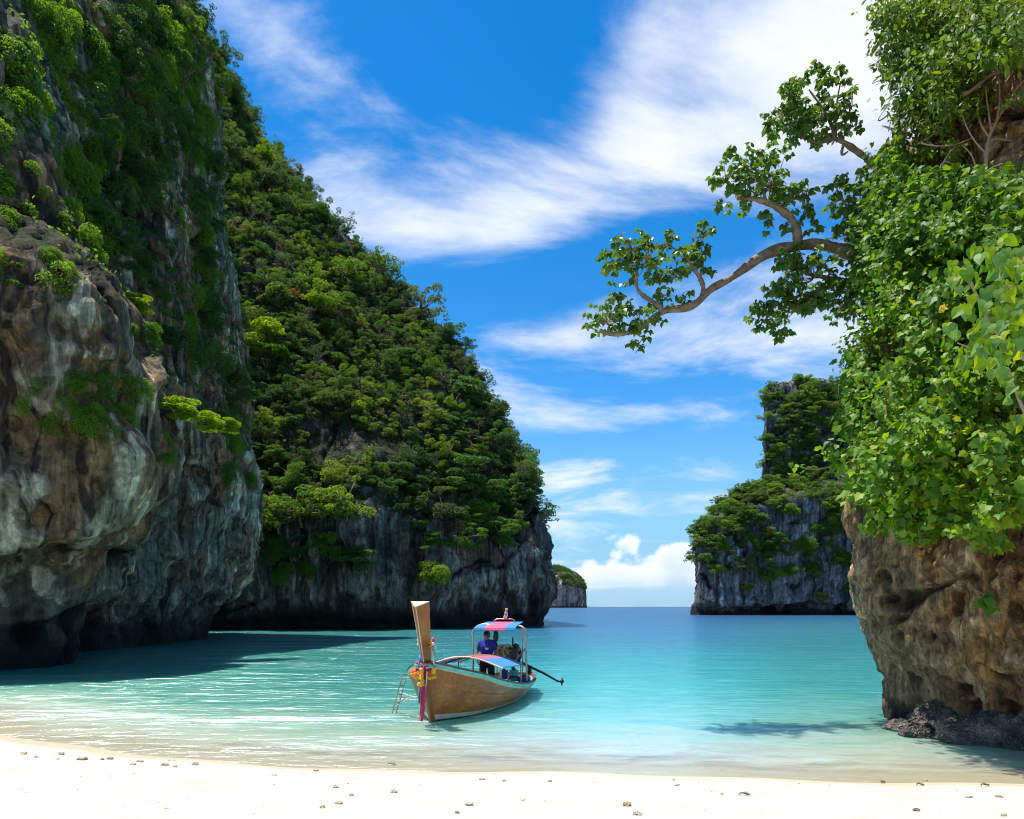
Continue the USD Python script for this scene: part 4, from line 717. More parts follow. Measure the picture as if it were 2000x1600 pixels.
near_surf = surface_points(NEAR)
def rock_depth(px, py):
    p, _ = hit(near_surf, px, py, 9); return 14.5 if p is None else float(np.clip(p[1], 10.0, 15.2))
def shrub_mass(name, label, blobs, shape, size, looks, single, dens, cat="shrub", out=0.5, droop=-0.7, depth=None, seed=1, twigs=True, wide=1.0):
    r = np.random.default_rng(seed); path = thing(name, label, cat); V, W = [], []
    for px, py, rx, ry in blobs:
        d = depth if depth else rock_depth(px, py) - out * r.uniform(0.6, 1.2)
        n = int(rx * ry * dens); ang = r.uniform(0, 2 * np.pi, n); q = r.random(n) ** 0.5
        lump = r.normal(size=(max(3, n // 26), 2)) * 0.55; li = r.integers(len(lump), size=n); near_l = lump[li]; lift = r.uniform(-0.2, 0.95, len(lump))[li]; grow_ = r.uniform(0.7, 1.35, len(lump))[li]
        ux = np.where(r.random(n) < 0.6, near_l[:, 0] + r.normal(size=n) * 0.22, q * np.cos(ang)); uy = np.where(r.random(n) < 0.6, near_l[:, 1] + r.normal(size=n) * 0.22, q * np.sin(ang))
        rad2 = np.clip(1 - ux**2 - uy**2, 0, 1)
        dd = d - np.sqrt(rad2) * min(rx, ry) / F * d * wide * r.uniform(0.2, 1.1, n) - lift + r.normal(size=n) * 0.10
        P_ = np.stack([at(px + rx * a, py + ry * b, e) for a, b, e in zip(ux, uy, dd)]) if n else np.zeros((0, 3))
        nr = np.stack([-0.35 + 0.5 * ux, -0.55 + 0 * ux, 0.95 - 0.5 * uy], 1) + r.normal(size=(n, 3)) * 0.70
        tp = np.stack([0.5 * ux + r.normal(size=n) * 0.75, -0.35 + r.normal(size=n) * 0.55, droop + r.normal(size=n) * 0.55], 1)
        v_, f_ = blades(shape, P_, nr, tp, size, r); v_ = P_[:, None] + (v_ - P_[:, None]) * grow_[:, None, None]; V.append(v_)
        if twigs:
            c0 = at(px + rx * 0.25, py + ry * 0.2, d + 0.5)
            for j in range(4 if n > 30 else 1):
                e = P_[r.integers(len(P_))]; W.append(tube(smoothline([c0, (c0 + e) / 2 + r.normal(size=3) * 0.12, e], 7), np.linspace(0.018, 0.005, 7), 5))
    put_leaves(path, np.concatenate(V), f_, looks, single)
    if W: obj("twigs", join(W), TWIG, path, kind="stuff")
    return path
shrub_mass("lobed_leaf_creeper", "bright green lobed creeper pouring down the right rock to the bare stone",
    [(1740, 950, 62, 55), (1800, 985, 90, 55), (1880, 930, 85, 65), (1945, 885, 60, 60), (1960, 985, 50, 50), (1900, 1030, 60, 26), (1712, 1025, 20, 28), (1790, 1040, 42, 22), (1938, 1058, 30, 22), (1730, 870, 60, 50), (1815, 880, 90, 60), (1690, 930, 24, 40), (1980, 930, 30, 60)], LOBED, 0.122, VINE_LEAF, 300, 0.15, seed=2, out=0.55)
shrub_mass("lobed_leaf_shrub", "dense glossy shrub bulging left from the middle of the right rock",
    [(1700, 720, 55, 62), (1790, 760, 95, 70), (1860, 830, 90, 60), (1680, 790, 36, 55), (1725, 650, 60, 50), (1830, 650, 70, 75), (1690, 850, 28, 30), (1765, 600, 70, 50), (1900, 740, 80, 70), (1975, 700, 50, 80), (1668, 700, 24, 40), (1660, 770, 26, 40), (1665, 830, 26, 34)], LOBED, 0.112, VINE_LEAF, 300, 0.16, seed=3, out=0.7)
shrub_mass("dark_leaf_shrub", "dark green broad leaved shrub under the bare twigs on the right rock",
    [(1850, 372, 80, 45), (1940, 360, 70, 45), (1990, 400, 40, 60), (1760, 460, 60, 55), (1820, 440, 80, 55), (1790, 530, 90, 50), (1900, 450, 90, 50), (1720, 560, 50, 50), (1740, 330, 45, 45), (1730, 400, 55, 45), (1720, 470, 60, 45), (1700, 540, 40, 40), (1965, 480, 50, 60), (1880, 560, 80, 60), (1980, 580, 50, 60)], LOBED, 0.112, [VINE_LEAF[0], VINE_LEAF[2]], 200, 0.17, seed=4, out=0.6)
shrub_mass("small_leaf_shrub", "small leaved shrub covering the top of the right rock at the frame's corner",
    [(1735, 30, 28, 26), (1765, 55, 55, 50), (1850, 50, 95, 60), (1950, 50, 60, 60), (1765, 130, 50, 42), (1850, 135, 90, 55), (1780, 195, 40, 32), (1865, 205, 50, 28), (1960, 100, 50, 40), (1900, 90, 60, 50), (1990, 60, 40, 50), (1830, 200, 60, 40), (1755, 250, 20, 32), (1800, 0, 90, 40), (1940, 0, 70, 40), (1715, 45, 14, 10), (1830, 90, 80, 50)], OVAL, 0.125, [SCRUB_LEAF[2], SCRUB_LEAF[0], SCRUB_LEAF[2]], 120, 0.24, seed=5, out=0.6)
shrub_mass("yellowing_shrub", "yellow and green thin shrub below the small leaved one on the right rock",
    [(1795, 235, 34, 34), (1850, 280, 40, 30), (1800, 285, 22, 30), (1835, 245, 30, 20), (1775, 310, 22, 24), (1790, 340, 24, 24), (1985, 190, 16, 12), (1960, 205, 12, 10)], OVAL, 0.11, [SCRUB_LEAF[1], SCRUB_LEAF[2], SCRUB_LEAF[0]], 60, 0.16, seed=6, out=0.5)
shrub_mass("wispy_shrub", "feathery shrub tuft against the sky at the top of the right rock", [(1722, 104, 18, 24), (1728, 135, 12, 18), (1735, 218, 8, 22), (1708, 22, 12, 18)], OVAL, 0.075, [SCRUB_LEAF[0]], 0, 0.14, seed=7, out=0.5, depth=14.6)
shrub_mass("sprout", "small green sprout on the bare face of the right rock", [(1925, 1172, 12, 10), (1940, 1190, 6, 5)], HEART, 0.12, [VINE_LEAF[0]], 0, 0.10, seed=8, out=0.12, cat="plant")
shrub_mass("twig_spray", "leafy spray sticking out left from the right rock towards the grey cliff", [(1556, 912, 12, 9), (1622, 890, 18, 10), (1640, 915, 20, 14), (1655, 935, 12, 14), (1668, 965, 12, 18)], LOBED, 0.13, [VINE_LEAF[1], VINE_LEAF[2]], 0, 0.10, seed=9, depth=14.4, cat="branch", twigs=False)
obj("stem", limb([(1720, 950), (1680, 925), (1650, 912), (1610, 914), (1560, 910)], 2.2, 1.0, depth=lambda x: 14.4), TWIG, "/World/twig_spray")
hib = thing("beach_hibiscus", "branch of big heart shaped leaves with yellow flowers hanging in at the right frame edge", "tree")
V, rh = [], np.random.default_rng(12)
for px, py, rx, ry, n_ in [(1935, 555, 78, 80, 70), (1885, 660, 50, 45, 22), (1950, 665, 50, 65, 40), (1988, 790, 16, 60, 9), (1975, 520, 40, 60, 26), (1955, 735, 20, 20, 4), (1990, 630, 25, 60, 12), (1870, 520, 20, 24, 6), (1995, 900, 10, 40, 4)]:
    for _ in range(n_):
        a_ = rh.uniform(0, 2 * np.pi); q = rh.random() ** 0.5
        c = at(px + rx * q * np.cos(a_), py + ry * q * np.sin(a_), rh.uniform(7.0, 8.2))
        v_, f_ = blades(HEART, c[None], np.array([[rh.normal() * 0.6 - 0.2, -0.7, 0.5 + rh.normal() * 0.6]]), np.array([[rh.normal() * 0.5, -0.25, -1.0]]), 0.122, rh, cup=0.18)
        V.append(v_)
put_leaves(hib, np.concatenate(V), f_, HIB_LEAF, 300)
dh = lambda x: 8.0
for pts, a, b in [([(2080, 740), (2000, 700), (1940, 640), (1900, 560), (1880, 520)], 5, 2), ([(2060, 560), (1990, 560), (1930, 560)], 4, 1.5), ([(2000, 700), (1930, 690), (1870, 670)], 3, 1.2), ([(2060, 900), (1990, 780), (1970, 720)], 4, 2)]:
    obj("branch", limb(pts, a, b, depth=dh), TWIG, hib, smooth=True)
petal = mat("hibiscus_petal_look", {"p": ("principled_bsdf", {"base_color": (0.80, 0.62, 0.03), "roughness": 0.5}), "t": ("translucent_bsdf", {"color": (0.85, 0.6, 0.03)}), "m": ("mix_closure", {"fac": 0.35})}, [("p.BSDF", "m.closure1"), ("t.BSDF", "m.closure2")], surface="m.closure")
for px, py in ((1991, 507), (1840, 603)):
    c = at(px, py, 7.4); a_ = np.arange(5) * 2 * np.pi / 5
    out = np.stack([np.cos(a_), -0.6 + 0 * a_, np.sin(a_)], 1)
    v_, f_ = blades(HEART, np.repeat(c[None], 5, 0), np.stack([np.cos(a_) * 0.5, -1 + 0 * a_, np.sin(a_) * 0.5], 1), out, 0.05, rh, cup=0.3)
    obj("flower", (v_.reshape(-1, 3), (f_[None] + np.arange(5)[:, None, None] * v_.shape[1]).reshape(-1, 3)), petal, hib)
# bare twigs in front of the dark hollow
bare = thing("bare_shrub", "leafless pale twigged shrub standing in the hollow near the top of the right rock", "shrub")
dt = lambda x: rock_depth(1930, 280) - 0.35
for pts, a, b in [([(1925, 340), (1926, 300), (1932, 268), (1945, 240), (1965, 205), (1985, 180)], 4.5, 1.6), ([(1932, 268), (1915, 240), (1912, 190)], 2, 0.9), ([(1936, 255), (1930, 215), (1925, 170)], 2, 0.9), ([(1945, 240), (1952, 200), (1950, 150)], 2, 0.9), ([(1926, 300), (1900, 270), (1880, 225)], 2, 0.9), ([(1930, 300), (1945, 272), (1975, 275), (1998, 262)], 2.2, 1),
                  ([(1905, 330), (1895, 300), (1880, 285)], 2, 0.9), ([(1880, 185), (1915, 162), (1945, 142), (1975, 142), (2005, 152)], 4, 3), ([(1970, 185), (1985, 160), (1990, 145)], 2, 1), ([(1840, 325), (1850, 305), (1862, 290)], 1.6, 0.8), ([(1800, 280), (1850, 285), (1900, 268)], 1.5, 0.9), ([(1835, 340), (1842, 318), (1872, 330)], 1.6, 1.0), ([(1965, 205), (1990, 195), (2003, 188)], 1.8, 1)]:
    obj("twig", limb(pts, a, b, depth=dt, n=30), TWIG, bare, smooth=True)
for pts, a, b in [([(1990, 1060), (1985, 960), (1975, 880), (1970, 800)], 6, 4), ([(1995, 950), (1990, 900), (1978, 850)], 4, 3)]:
    obj("trunk", limb(pts, a, b, depth=lambda x: 11.6), TWIG, bare if False else "/World/lobed_leaf_creeper", smooth=True)
# oyster-covered boulders at the foot
OYST = mat("oyster_rock_look", {"g": ("geometry", {}), "n": ("noise_texture", {"scale": 3.0, "detail": 5.0}), "v": ("voronoi_texture", {"scale": 26.0, "randomness": 1.0}), "nf": ("noise_texture", {"scale": 30.0, "detail": 4.0}),
    "a": ("math", {"math_type": "multiply_add", "value2": 0.35}), "r": ("rgb_ramp", {"ramp": [(0.40, (0.018, 0.015, 0.012)), (0.58, (0.045, 0.036, 0.027)), (0.72, (0.09, 0.075, 0.058)), (0.84, (0.20, 0.17, 0.14))]}),
    "bump": ("bump", {"strength": 1.0, "distance": 0.05}), "p": ("principled_bsdf", {"roughness": 0.75})},
    [("g.position", "n.vector"), ("g.position", "v.vector"), ("g.position", "nf.vector"), ("nf.fac", "a.value1"), ("n.fac", "a.value3"), ("a.value", "r.fac"), ("r.color", "p.base_color"), ("v.distance", "bump.height"), ("bump.normal", "p.normal")])
SHELL = mat("shell_look", {"g": ("geometry", {}), "r": ("rgb_ramp", {"ramp": [(0.0, (0.10, 0.09, 0.08)), (0.5, (0.28, 0.25, 0.22)), (1.0, (0.62, 0.58, 0.54))]}), "p": ("principled_bsdf", {"roughness": 0.6})}, [("g.random_per_island", "r.fac"), ("r.color", "p.base_color")])
ro = np.random.default_rng(8)
for px, py, w_, h_, sh, lab in [(1772, 1412, 34, 14, 60, "small dark boulder at the rock's left foot, partly crusted with oysters"), (1805, 1425, 36, 18, 160, "pale shell crusted boulder second along the rock's foot"), (1850, 1415, 60, 42, 420, "dark boulder with a tall patch of white oysters under the rock"),
                          (1905, 1436, 66, 34, 200, "low black boulder beside the hollow in the rock's foot"), (1965, 1440, 64, 46, 600, "large boulder crusted with white oysters at the right frame edge"), (2040, 1450, 70, 50, 200, "black boulder cut by the right frame edge")]:
    p = on_level(px - 14, py + 16); s_ = p[1] / F
    g = trimesh.creation.icosphere(5, 1.0); v = np.array(g.vertices)
    v = v * (1 + 0.55 * (meshkit.fbm(v * 1.6 + px, 4, 4)[:, None] - 0.5) + 0.22 * (meshkit.fbm(v * 6 + px, 3, 6)[:, None] - 0.5)) * [w_ * s_, w_ * s_ * 0.85, h_ * s_ * 1.3] + p + [0.15, 0.2, h_ * s_ * 0.15]
    b_ = thing("boulder", lab, "boulder"); obj("stone", (v, g.faces), OYST, b_, smooth=True)
    nn = np.array(trimesh.Trimesh(v, g.faces, process=False).vertex_normals); cand = np.nonzero((nn[:, 1] < 0.3) & (v[:, 2] > 0.02) & (meshkit.noise(v * 3.2, 9) > 0.52))[0]
    if len(cand):
        c = ro.choice(cand, min(sh, len(cand)), replace=False); tp = ro.normal(size=(len(c), 3)) + [0, 0, -0.2]
        vv, f_ = blades(OVAL, v[c], nn[c] + ro.normal(size=(len(c), 3)) * 0.8, tp, 0.055, ro, cup=0.5)
        obj("oyster_shells", (vv.reshape(-1, 3), (f_[None] + np.arange(len(c))[:, None, None] * vv.shape[1]).reshape(-1, 3)), SHELL, b_, kind="stuff")
# ---------------------------------------------------------------- the longtail boat
def plain(name, col, rough=0.5, spec=0.4, metal=0.0, noise=None, bump=0.0, dirt=0.35):
    N = {"g": ("geometry", {}), "n": ("noise_texture", {"scale": noise or 9.0, "detail": 6.0, "roughness": 0.65}), "r": ("rgb_ramp", {"ramp": [(0.3, tuple(c * (1 - dirt) for c in col)), (0.55, col), (0.75, tuple(min(1, c * 1.12) for c in col))]}),
         "b": ("bump", {"strength": bump, "distance": 0.01}), "p": ("principled_bsdf", {"roughness": rough, "specular_ior_level": spec, "metallic": metal})}
    return mat(name, N, [("g.position", "n.vector"), ("n.fac", "r.fac"), ("r.color", "p.base_color"), ("n.fac", "b.height"), ("b.normal", "p.normal")])
def wood(name, dark, mid, light, grain=(22, 2.2, 22), rough=0.45, worn=None):
    N = {"t": ("texture_coordinate", {}), "m": ("mapping", {"scale": grain}), "n": ("noise_texture", {"scale": 1.0, "detail": 8.0, "roughness": 0.66, "distortion": 0.6}), "n2": ("noise_texture", {"scale": 1.7, "detail": 4.0}),
         "a": ("math", {"math_type": "multiply_add", "value2": 0.5}), "h": ("math", {"math_type": "multiply", "value2": 0.5}), "r": ("rgb_ramp", {"ramp": [(0.32, dark), (0.5, mid), (0.66, light)]}),
         "b": ("bump", {"strength": 0.35, "distance": 0.008}), "p": ("principled_bsdf", {"roughness": rough, "specular_ior_level": 0.4})}
    L = [("t.object", "m.vector"), ("m.vector", "n.vector"), ("t.object", "n2.vector"), ("n2.fac", "h.value1"), ("n.fac", "a.value1"), ("h.value", "a.value3"), ("a.value", "r.fac"), ("n.fac", "b.height"), ("b.normal", "p.normal")]
    last = "r.color"
    if worn:
        N |= {"sx": ("separate_xyz", {}), "wf": ("map_range", {"range_type": "smoothstep", "from_min": worn[1], "from_max": worn[2], "clamp": True}), "wn": ("math", {"math_type": "multiply_add", "value2": 2.2}), "wm": ("mix_color", {"blend_type": "mix", "b": worn[0], "use_clamp": False}), "n3": ("noise_texture", {"scale": 2.6, "detail": 7.0, "roughness": 0.7})}
        L += [("t.object", "sx.vector"), ("t.object", "n3.vector"), ("n3.fac", "wn.value1"), ("sx.y", "wn.value3"), ("wn.value", "wf.value"), ("wf.result", "wm.fac"), (last, "wm.a")]; last = "wm.result"
    return mat(name, N, L + [(last, "p.base_color")])
HULL_WOOD = wood("hull_wood_look", (0.13, 0.040, 0.008), (0.31, 0.105, 0.022), (0.50, 0.21, 0.06), (16, 1.1, 16), 0.34, worn=((0.40, 0.36, 0.27), 3.8, 7.4))
POST_WOOD = wood("post_wood_look", (0.15, 0.042, 0.009), (0.27, 0.088, 0.018), (0.40, 0.155, 0.040), (26, 26, 2.0), 0.4)
PALE_WOOD = wood("pale_wood_look", (0.34, 0.25, 0.15), (0.50, 0.40, 0.27), (0.62, 0.53, 0.40))
DARK_WOOD = wood("dark_wood_look", (0.05, 0.025, 0.014), (0.11, 0.055, 0.03), (0.20, 0.11, 0.06))
TURQ = plain("turquoise_paint_look", (0.12, 0.50, 0.45), 0.5); CREAM = plain("cream_paint_look", (0.55, 0.50, 0.34), 0.55); BOTTOM = plain("bottom_paint_look", (0.035, 0.032, 0.02), 0.7)
STEEL = plain("steel_tube_look", (0.42, 0.36, 0.30), 0.35, metal=0.7); BLACK = plain("black_look", (0.012, 0.012, 0.013), 0.55); IRON = plain("engine_iron_look", (0.05, 0.05, 0.045), 0.5, metal=0.5, noise=20)
RUST = plain("rust_box_look", (0.30, 0.13, 0.06), 0.7); BLUEP = plain("blue_plastic_look", (0.02, 0.10, 0.42), 0.4); TURQP = plain("turquoise_plastic_look", (0.03, 0.33, 0.40), 0.4); ROPE = plain("rope_look", (0.45, 0.40, 0.30), 0.9, noise=40, bump=0.6)
def cloth(name, col): 
    return mat(name, {"g": ("geometry", {}), "n": ("noise_texture", {"scale": 14.0, "detail": 4.0}), "r": ("rgb_ramp", {"ramp": [(0.3, tuple(c * 0.72 for c in col)), (0.6, col)]}), "p": ("principled_bsdf", {"roughness": 0.75, "sheen_weight": 0.2}), "t": ("translucent_bsdf", {"color": col}), "m": ("mix_closure", {"fac": 0.3})},
               [("g.position", "n.vector"), ("n.fac", "r.fac"), ("r.color", "p.base_color"), ("p.BSDF", "m.closure1"), ("t.BSDF", "m.closure2")], surface="m.closure")
C_BLUE, C_PINK, C_WHITE, C_RED, C_MAG = cloth("blue_cloth_look", (0.03, 0.27, 0.66)), cloth("pink_cloth_look", (0.80, 0.13, 0.28)), cloth("white_cloth_look", (0.74, 0.76, 0.78)), cloth("red_cloth_look", (0.42, 0.11, 0.07)), cloth("magenta_cloth_look", (0.62, 0.015, 0.13))
C_GREEN, C_ORANGE, C_YELLOW = cloth("green_cloth_look", (0.20, 0.5, 0.30)), cloth("orange_flower_look", (0.85, 0.17, 0.015)), cloth("yellow_flower_look", (0.85, 0.50, 0.015))
BO, BA = at(843, 1410, F * EYE / 225), math.radians(16.8)
BO[2] = 0
def loc_(p):
    d = np.asarray(p, float) - BO; c, s = math.cos(BA), math.sin(BA)
    return np.stack([d[..., 0] * c - d[..., 1] * s, d[..., 0] * s + d[..., 1] * c, d[..., 2]], -1)
def bp(px, py, d): return loc_(at(px, py, d))
def glob(p):
    p = np.asarray(p, float); c, s = math.cos(BA), math.sin(BA)
    return np.stack([p[..., 0] * c + p[..., 1] * s, -p[..., 0] * s + p[..., 1] * c, p[..., 2]], -1) + BO
boat = thing("longtail_boat", "brown wooden longtail boat with tall prow moored in the turquoise shallows", "boat", BO, (0, 0, -math.degrees(BA)))
from scipy.interpolate import PchipInterpolator as PI_
sk = [0, .04, .09, .16, .25, .4, .55, .7, .85, .95, 1.0]
f_wg = PI_(sk, [.04, .34, .64, .90, 1.04, 1.13, 1.12, 1.03, .86, .66, .50]); f_ww = PI_(sk, [.03, .18, .36, .56, .68, .76, .82, .76, .60, .46, .34])
f_g = PI_(sk, [1.30, 1.20, 1.08, .95, .78, .59, .47, .41, .39, .41, .44]); f_k = PI_(sk, [-.25, -.30, -.34, -.36, -.38, -.38, -.36, -.33, -.27, -.2, -.12])
LEN = 6.15
def hull_point(s, q, side, off=0.0):
    """s along (0 stem, 1 stern), q up (0 keel, .38 water, 1 gunwale)."""
    k, g = f_k(s), f_g(s); z = np.where(q < 0.38, k + (0 - k) * q / 0.38, g * (q - 0.38) / 0.62)
    w = np.where(q < 0.38, f_ww(s) * np.sqrt(np.clip(q / 0.38, 0, 1)), f_ww(s) + (f_wg(s) - f_ww(s)) * ((q - 0.38) / 0.62) ** 0.8) + off
    y0 = np.where(z > 0, -0.30 * z, -0.5 * z); y1 = LEN + 0.22 * z
    return np.stack([side * np.maximum(w, 0.0), y0 + (y1 - y0) * s, z], -1)
ns = 90; S_ = np.linspace(0, 1, ns) ** 1.25
def strip(q0, q1, nq, off=0.0, s=S_, side=(-1, 1)):
    out = []
    for sd in side:
        Q, SS = np.meshgrid(np.linspace(q0, q1, nq), s, indexing="xy"); out.append(grid_mesh(hull_point(SS, Q, sd, off), flip=sd > 0))
    return join(out)
def closed_band(q0, q1, nq, o0, o1, s=S_, below=False):
    out = []
    for sd in (-1, 1):
        Q, SS = np.meshgrid(np.linspace(q0, q1, nq), s, indexing="xy")
        if below: Q = 1 - Q * 0.62 / f_g(SS)
        a, b = hull_point(SS, Q, sd, o0), hull_point(SS, Q, sd, o1)
        ring = np.concatenate([a, b[:, ::-1], a[:, :1]], 1); out.append(grid_mesh(ring, flip=sd > 0))
    return join(out)
# one shell: outside, over the edge, inside; the transom closes the stern
shell = []
for sd in (-1, 1):
    Q, SS = np.meshgrid(np.linspace(0, 1, 50), S_, indexing="xy"); o = hull_point(SS, Q, sd, 0.009 * ((Q * 7.0) % 1.0 < 0.86) - 0.006 * ((Q * 7.0) % 1.0)); i_ = hull_point(SS, Q, sd, -0.045)
    shell.append(grid_mesh(np.concatenate([o, i_[:, ::-1]], 1), flip=sd > 0))
qq = np.linspace(0, 1, 26); e = np.stack([hull_point(np.ones(26), qq, -1), hull_point(np.ones(26), qq, 1)], 1)
shell.append(grid_mesh(np.concatenate([e[:, :1], e[:, :1] * [0.5, 1, 1] + [0, 0.05, 0], e[:, 1:] * [0.5, 1, 1] + [0, 0.05, 0], e[:, 1:]], 1)))
obj("hull", join(shell), HULL_WOOD, boat, smooth=40)
obj("sheer_strake", closed_band(0.085, 0.012, 3, 0.004, 0.02, below=True), TURQ, boat, label="turquoise painted strake under the gunwale", smooth=40)
obj("rubbing_strip", closed_band(0.115, 0.085, 2, 0.004, 0.030, below=True), PALE_WOOD, boat, smooth=40)
obj("boot_stripe", closed_band(0.40, 0.455, 3, 0.004, 0.010), CREAM, boat, smooth=40)
obj("bottom_paint", closed_band(0.05, 0.40, 8, 0.004, 0.009), BOTTOM, boat, smooth=40)
for sd in (-1, 1):
    e = hull_point(S_, np.ones(ns), sd, -0.02) + [0, 0, 0.012]; w = 0.045
    r_ = np.stack([e + [-w, 0, -.018], e + [-w, 0, .018], e + [w, 0, .018], e + [w, 0, -.018], e + [-w, 0, -.018]], 1); obj("gunwale", grid_mesh(r_, flip=True), DARK_WOOD, boat, smooth=40)
ce = hull_point(np.ones(2), np.array([1, 1.0]), 1)[0]
obj("gunwale", tube(smoothline([[-ce[0], ce[1], ce[2]], [-ce[0] * .5, ce[1] + .06, ce[2] + .01], [ce[0] * .5, ce[1] + .06, ce[2] + .01], [ce[0], ce[1], ce[2]]], 14), 0.045, 8), DARK_WOOD, boat, smooth=True)
# floor boards
fy = np.linspace(0.7, 5.7, 30); fs = fy / LEN
for k in range(7):
    a, b = -1 + 2 * k / 7 + 0.012, -1 + 2 * (k + 1) / 7 - 0.012; hw = np.minimum(f_ww(fs) * 1.02, 0.8)
    t_ = np.stack([np.stack([hw * x, fy, np.full(30, z)], 1) for x, z in ((a, .06), (a, .10), (b, .10), (b, .06), (a, .06))], 1); obj("floorboard", grid_mesh(t_), DARK_WOOD, boat)
def box(c, size, rz=0, rx=0, ry=0, bev=0.0):
    g = trimesh.creation.box(size) if not bev else None
    if bev:
        import manifold3d as m3
        h = np.array(size) / 2 - bev; g = m3.Manifold.batch_hull([m3.Manifold.sphere(bev, 10).translate([sx * h[0], sy * h[1], sz * h[2]]) for sx in (-1, 1) for sy in (-1, 1) for sz in (-1, 1)]).to_mesh()
        v, f = np.array(g.vert_properties[:, :3]), np.array(g.tri_verts)
    else: v, f = vf(g)
    T = trimesh.transformations.euler_matrix(rx, ry, rz)[:3, :3]; return v @ T.T + np.asarray(c), f
for y in (1.55, 2.75, 4.7):
    w = float(f_wg(y / LEN)) * 0.93; z = float(f_g(y / LEN)) - 0.16; obj("thwart", box((0, y, z), (2 * w - 0.06, 0.24, 0.035)), PALE_WOOD, boat)
w = [hull_point(np.array([s]), np.array([0.93]), 1, -0.03)[0] for s in (0.012, 0.08, 0.15)]
fd = np.array([[-w[0][0], w[0][1] + .05, w[0][2]], [w[0][0], w[0][1] + .05, w[0][2]], [-w[1][0], w[1][1], w[1][2]], [w[1][0], w[1][1], w[1][2]], [-w[2][0], w[2][1], w[2][2]], [w[2][0], w[2][1], w[2][2]]])
obj("foredeck", (np.vstack([fd, fd - [0, 0, 0.03]]), np.array([[0, 1, 3], [0, 3, 2], [2, 3, 5], [2, 5, 4], [6, 9, 7], [6, 8, 9], [8, 11, 9], [8, 10, 11], [4, 5, 11], [4, 11, 10]])), PALE_WOOD, boat)
# stem and tall prow post: three sided, ridge forward
zs = np.linspace(-0.28, 1.22, 24); ys = np.where(zs > 0, -0.30 * zs, -0.5 * zs)
st = np.stack([np.stack([0 * zs, ys - 0.10, zs], 1), np.stack([0.022 + 0 * zs, ys - 0.10, zs], 1), np.stack([0.10 + 0 * zs, ys + 0.13, zs], 1), np.stack([-0.10 + 0 * zs, ys + 0.13, zs], 1), np.stack([-0.022 + 0 * zs, ys - 0.10, zs], 1), np.stack([0 * zs, ys - 0.10, zs], 1)], 1)
obj("stem", grid_mesh(st), POST_WOOD, boat)
def tri_loft(rows, cap=True):
    v = np.array(rows); g = np.concatenate([v, v[:, :1]], 1); V_, F_ = grid_mesh(g)
    k = v.shape[1]; n0 = (len(rows) - 1) * (k + 1)
    return V_, np.vstack([F_, [[n0, n0 + j, n0 + j + 1] for j in range(1, k - 1)], [[0, j + 1, j] for j in range(1, k - 1)]])
ax0, ax1 = np.array([0.01, -0.28, 1.02]), np.array([0.12, -0.95, 2.45]); rows = []
axis_ = (ax1 - ax0) / np.linalg.norm(ax1 - ax0); back = np.cross([1, 0, 0], axis_); back = back if back[1] > 0 else -back
for t in np.linspace(0, 1, 12):
    c = ax0 + (ax1 - ax0) * t; hw = 0.088 + 0.112 * t ** 1.1; dp = 0.15 + 0.10 * t
    rows.append([c + np.array([hw, 0, 0]) + back * dp * 0.5, c + np.array([0.014, 0, 0]) - back * dp * 0.5, c + np.array([-0.014, 0, 0]) - back * dp * 0.5, c + np.array([-hw, 0, 0]) + back * dp * 0.5])
obj("prow_post", tri_loft(rows), POST_WOOD, boat)
R_ = np.array(rows)
obj("edge_strip", tube(R_[:, 1] - back * 0.004, 0.011, 6), PALE_WOOD, boat); obj("edge_strip", tube(R_[:, 3] * 0.5 + R_[:, 2] * 0.5 - back * 0.012, 0.009, 6), PALE_WOOD, boat)
cap_ = R_[-1] + axis_ * 0.006; obj("post_top", tri_loft([cap_ * 1.0, cap_ + axis_ * 0.02]), PALE_WOOD, boat, label="pale cut top of the prow post")
# low striped awning over the middle
def awn(x0, x1, thick=0.0):
    xs, yy = np.linspace(x0, x1, 8), np.linspace(1.85, 3.65, 10); X_, Y_ = np.meshgrid(xs, yy, indexing="ij")
    z = 1.02 + 0.25 * np.cos(np.clip((X_ - 0.02) / 0.95, -1, 1) * np.pi / 2) - 0.05 * (Y_ - 1.85) + 0.012 * np.sin(Y_ * 9) * np.abs(X_)
    t_ = np.stack([X_, Y_, z], -1); b_ = t_ - [0, 0, 0.015]
    return join([grid_mesh(t_, flip=True), grid_mesh(b_), grid_mesh(np.stack([t_[:, 0], b_[:, 0]], 1), flip=True), grid_mesh(np.stack([t_[:, -1], b_[:, -1]], 1)), grid_mesh(np.stack([t_[0], b_[0]], 1)), grid_mesh(np.stack([t_[-1], b_[-1]], 1))])
for x0, x1, m_ in ((-.84, -.50, C_BLUE), (-.50, -.22, C_WHITE), (-.22, .28, C_RED), (.28, .48, C_PINK), (.48, .97, C_BLUE)): obj("awning_panel", awn(x0, x1), m_, boat, smooth=30)
xa = np.linspace(-.86, .98, 22)
for y_, m_ in ((1.84, PALE_WOOD), (2.75, DARK_WOOD), (3.66, PALE_WOOD)): obj("awning_hoop", tube(np.stack([xa, np.full(22, y_), 0.985 + 0.25 * np.cos(np.clip((xa - 0.02) / 0.95, -1, 1) * np.pi / 2) - 0.05 * (y_ - 1.85)], 1), 0.022, 7), m_, boat, smooth=True)
for x_, y_ in ((-.82, 1.9), (.90, 1.95), (.93, 3.55), (-.8, 3.6), (.55, 2.75)):
    z0 = float(f_g(y_ / LEN)) - 0.05; obj("awning_post", tube([[x_, y_, z0], [x_, y_, 1.02]], 0.02 if x_ > .7 else 0.013, 7), PALE_WOOD if x_ > .7 else DARK_WOOD, boat)
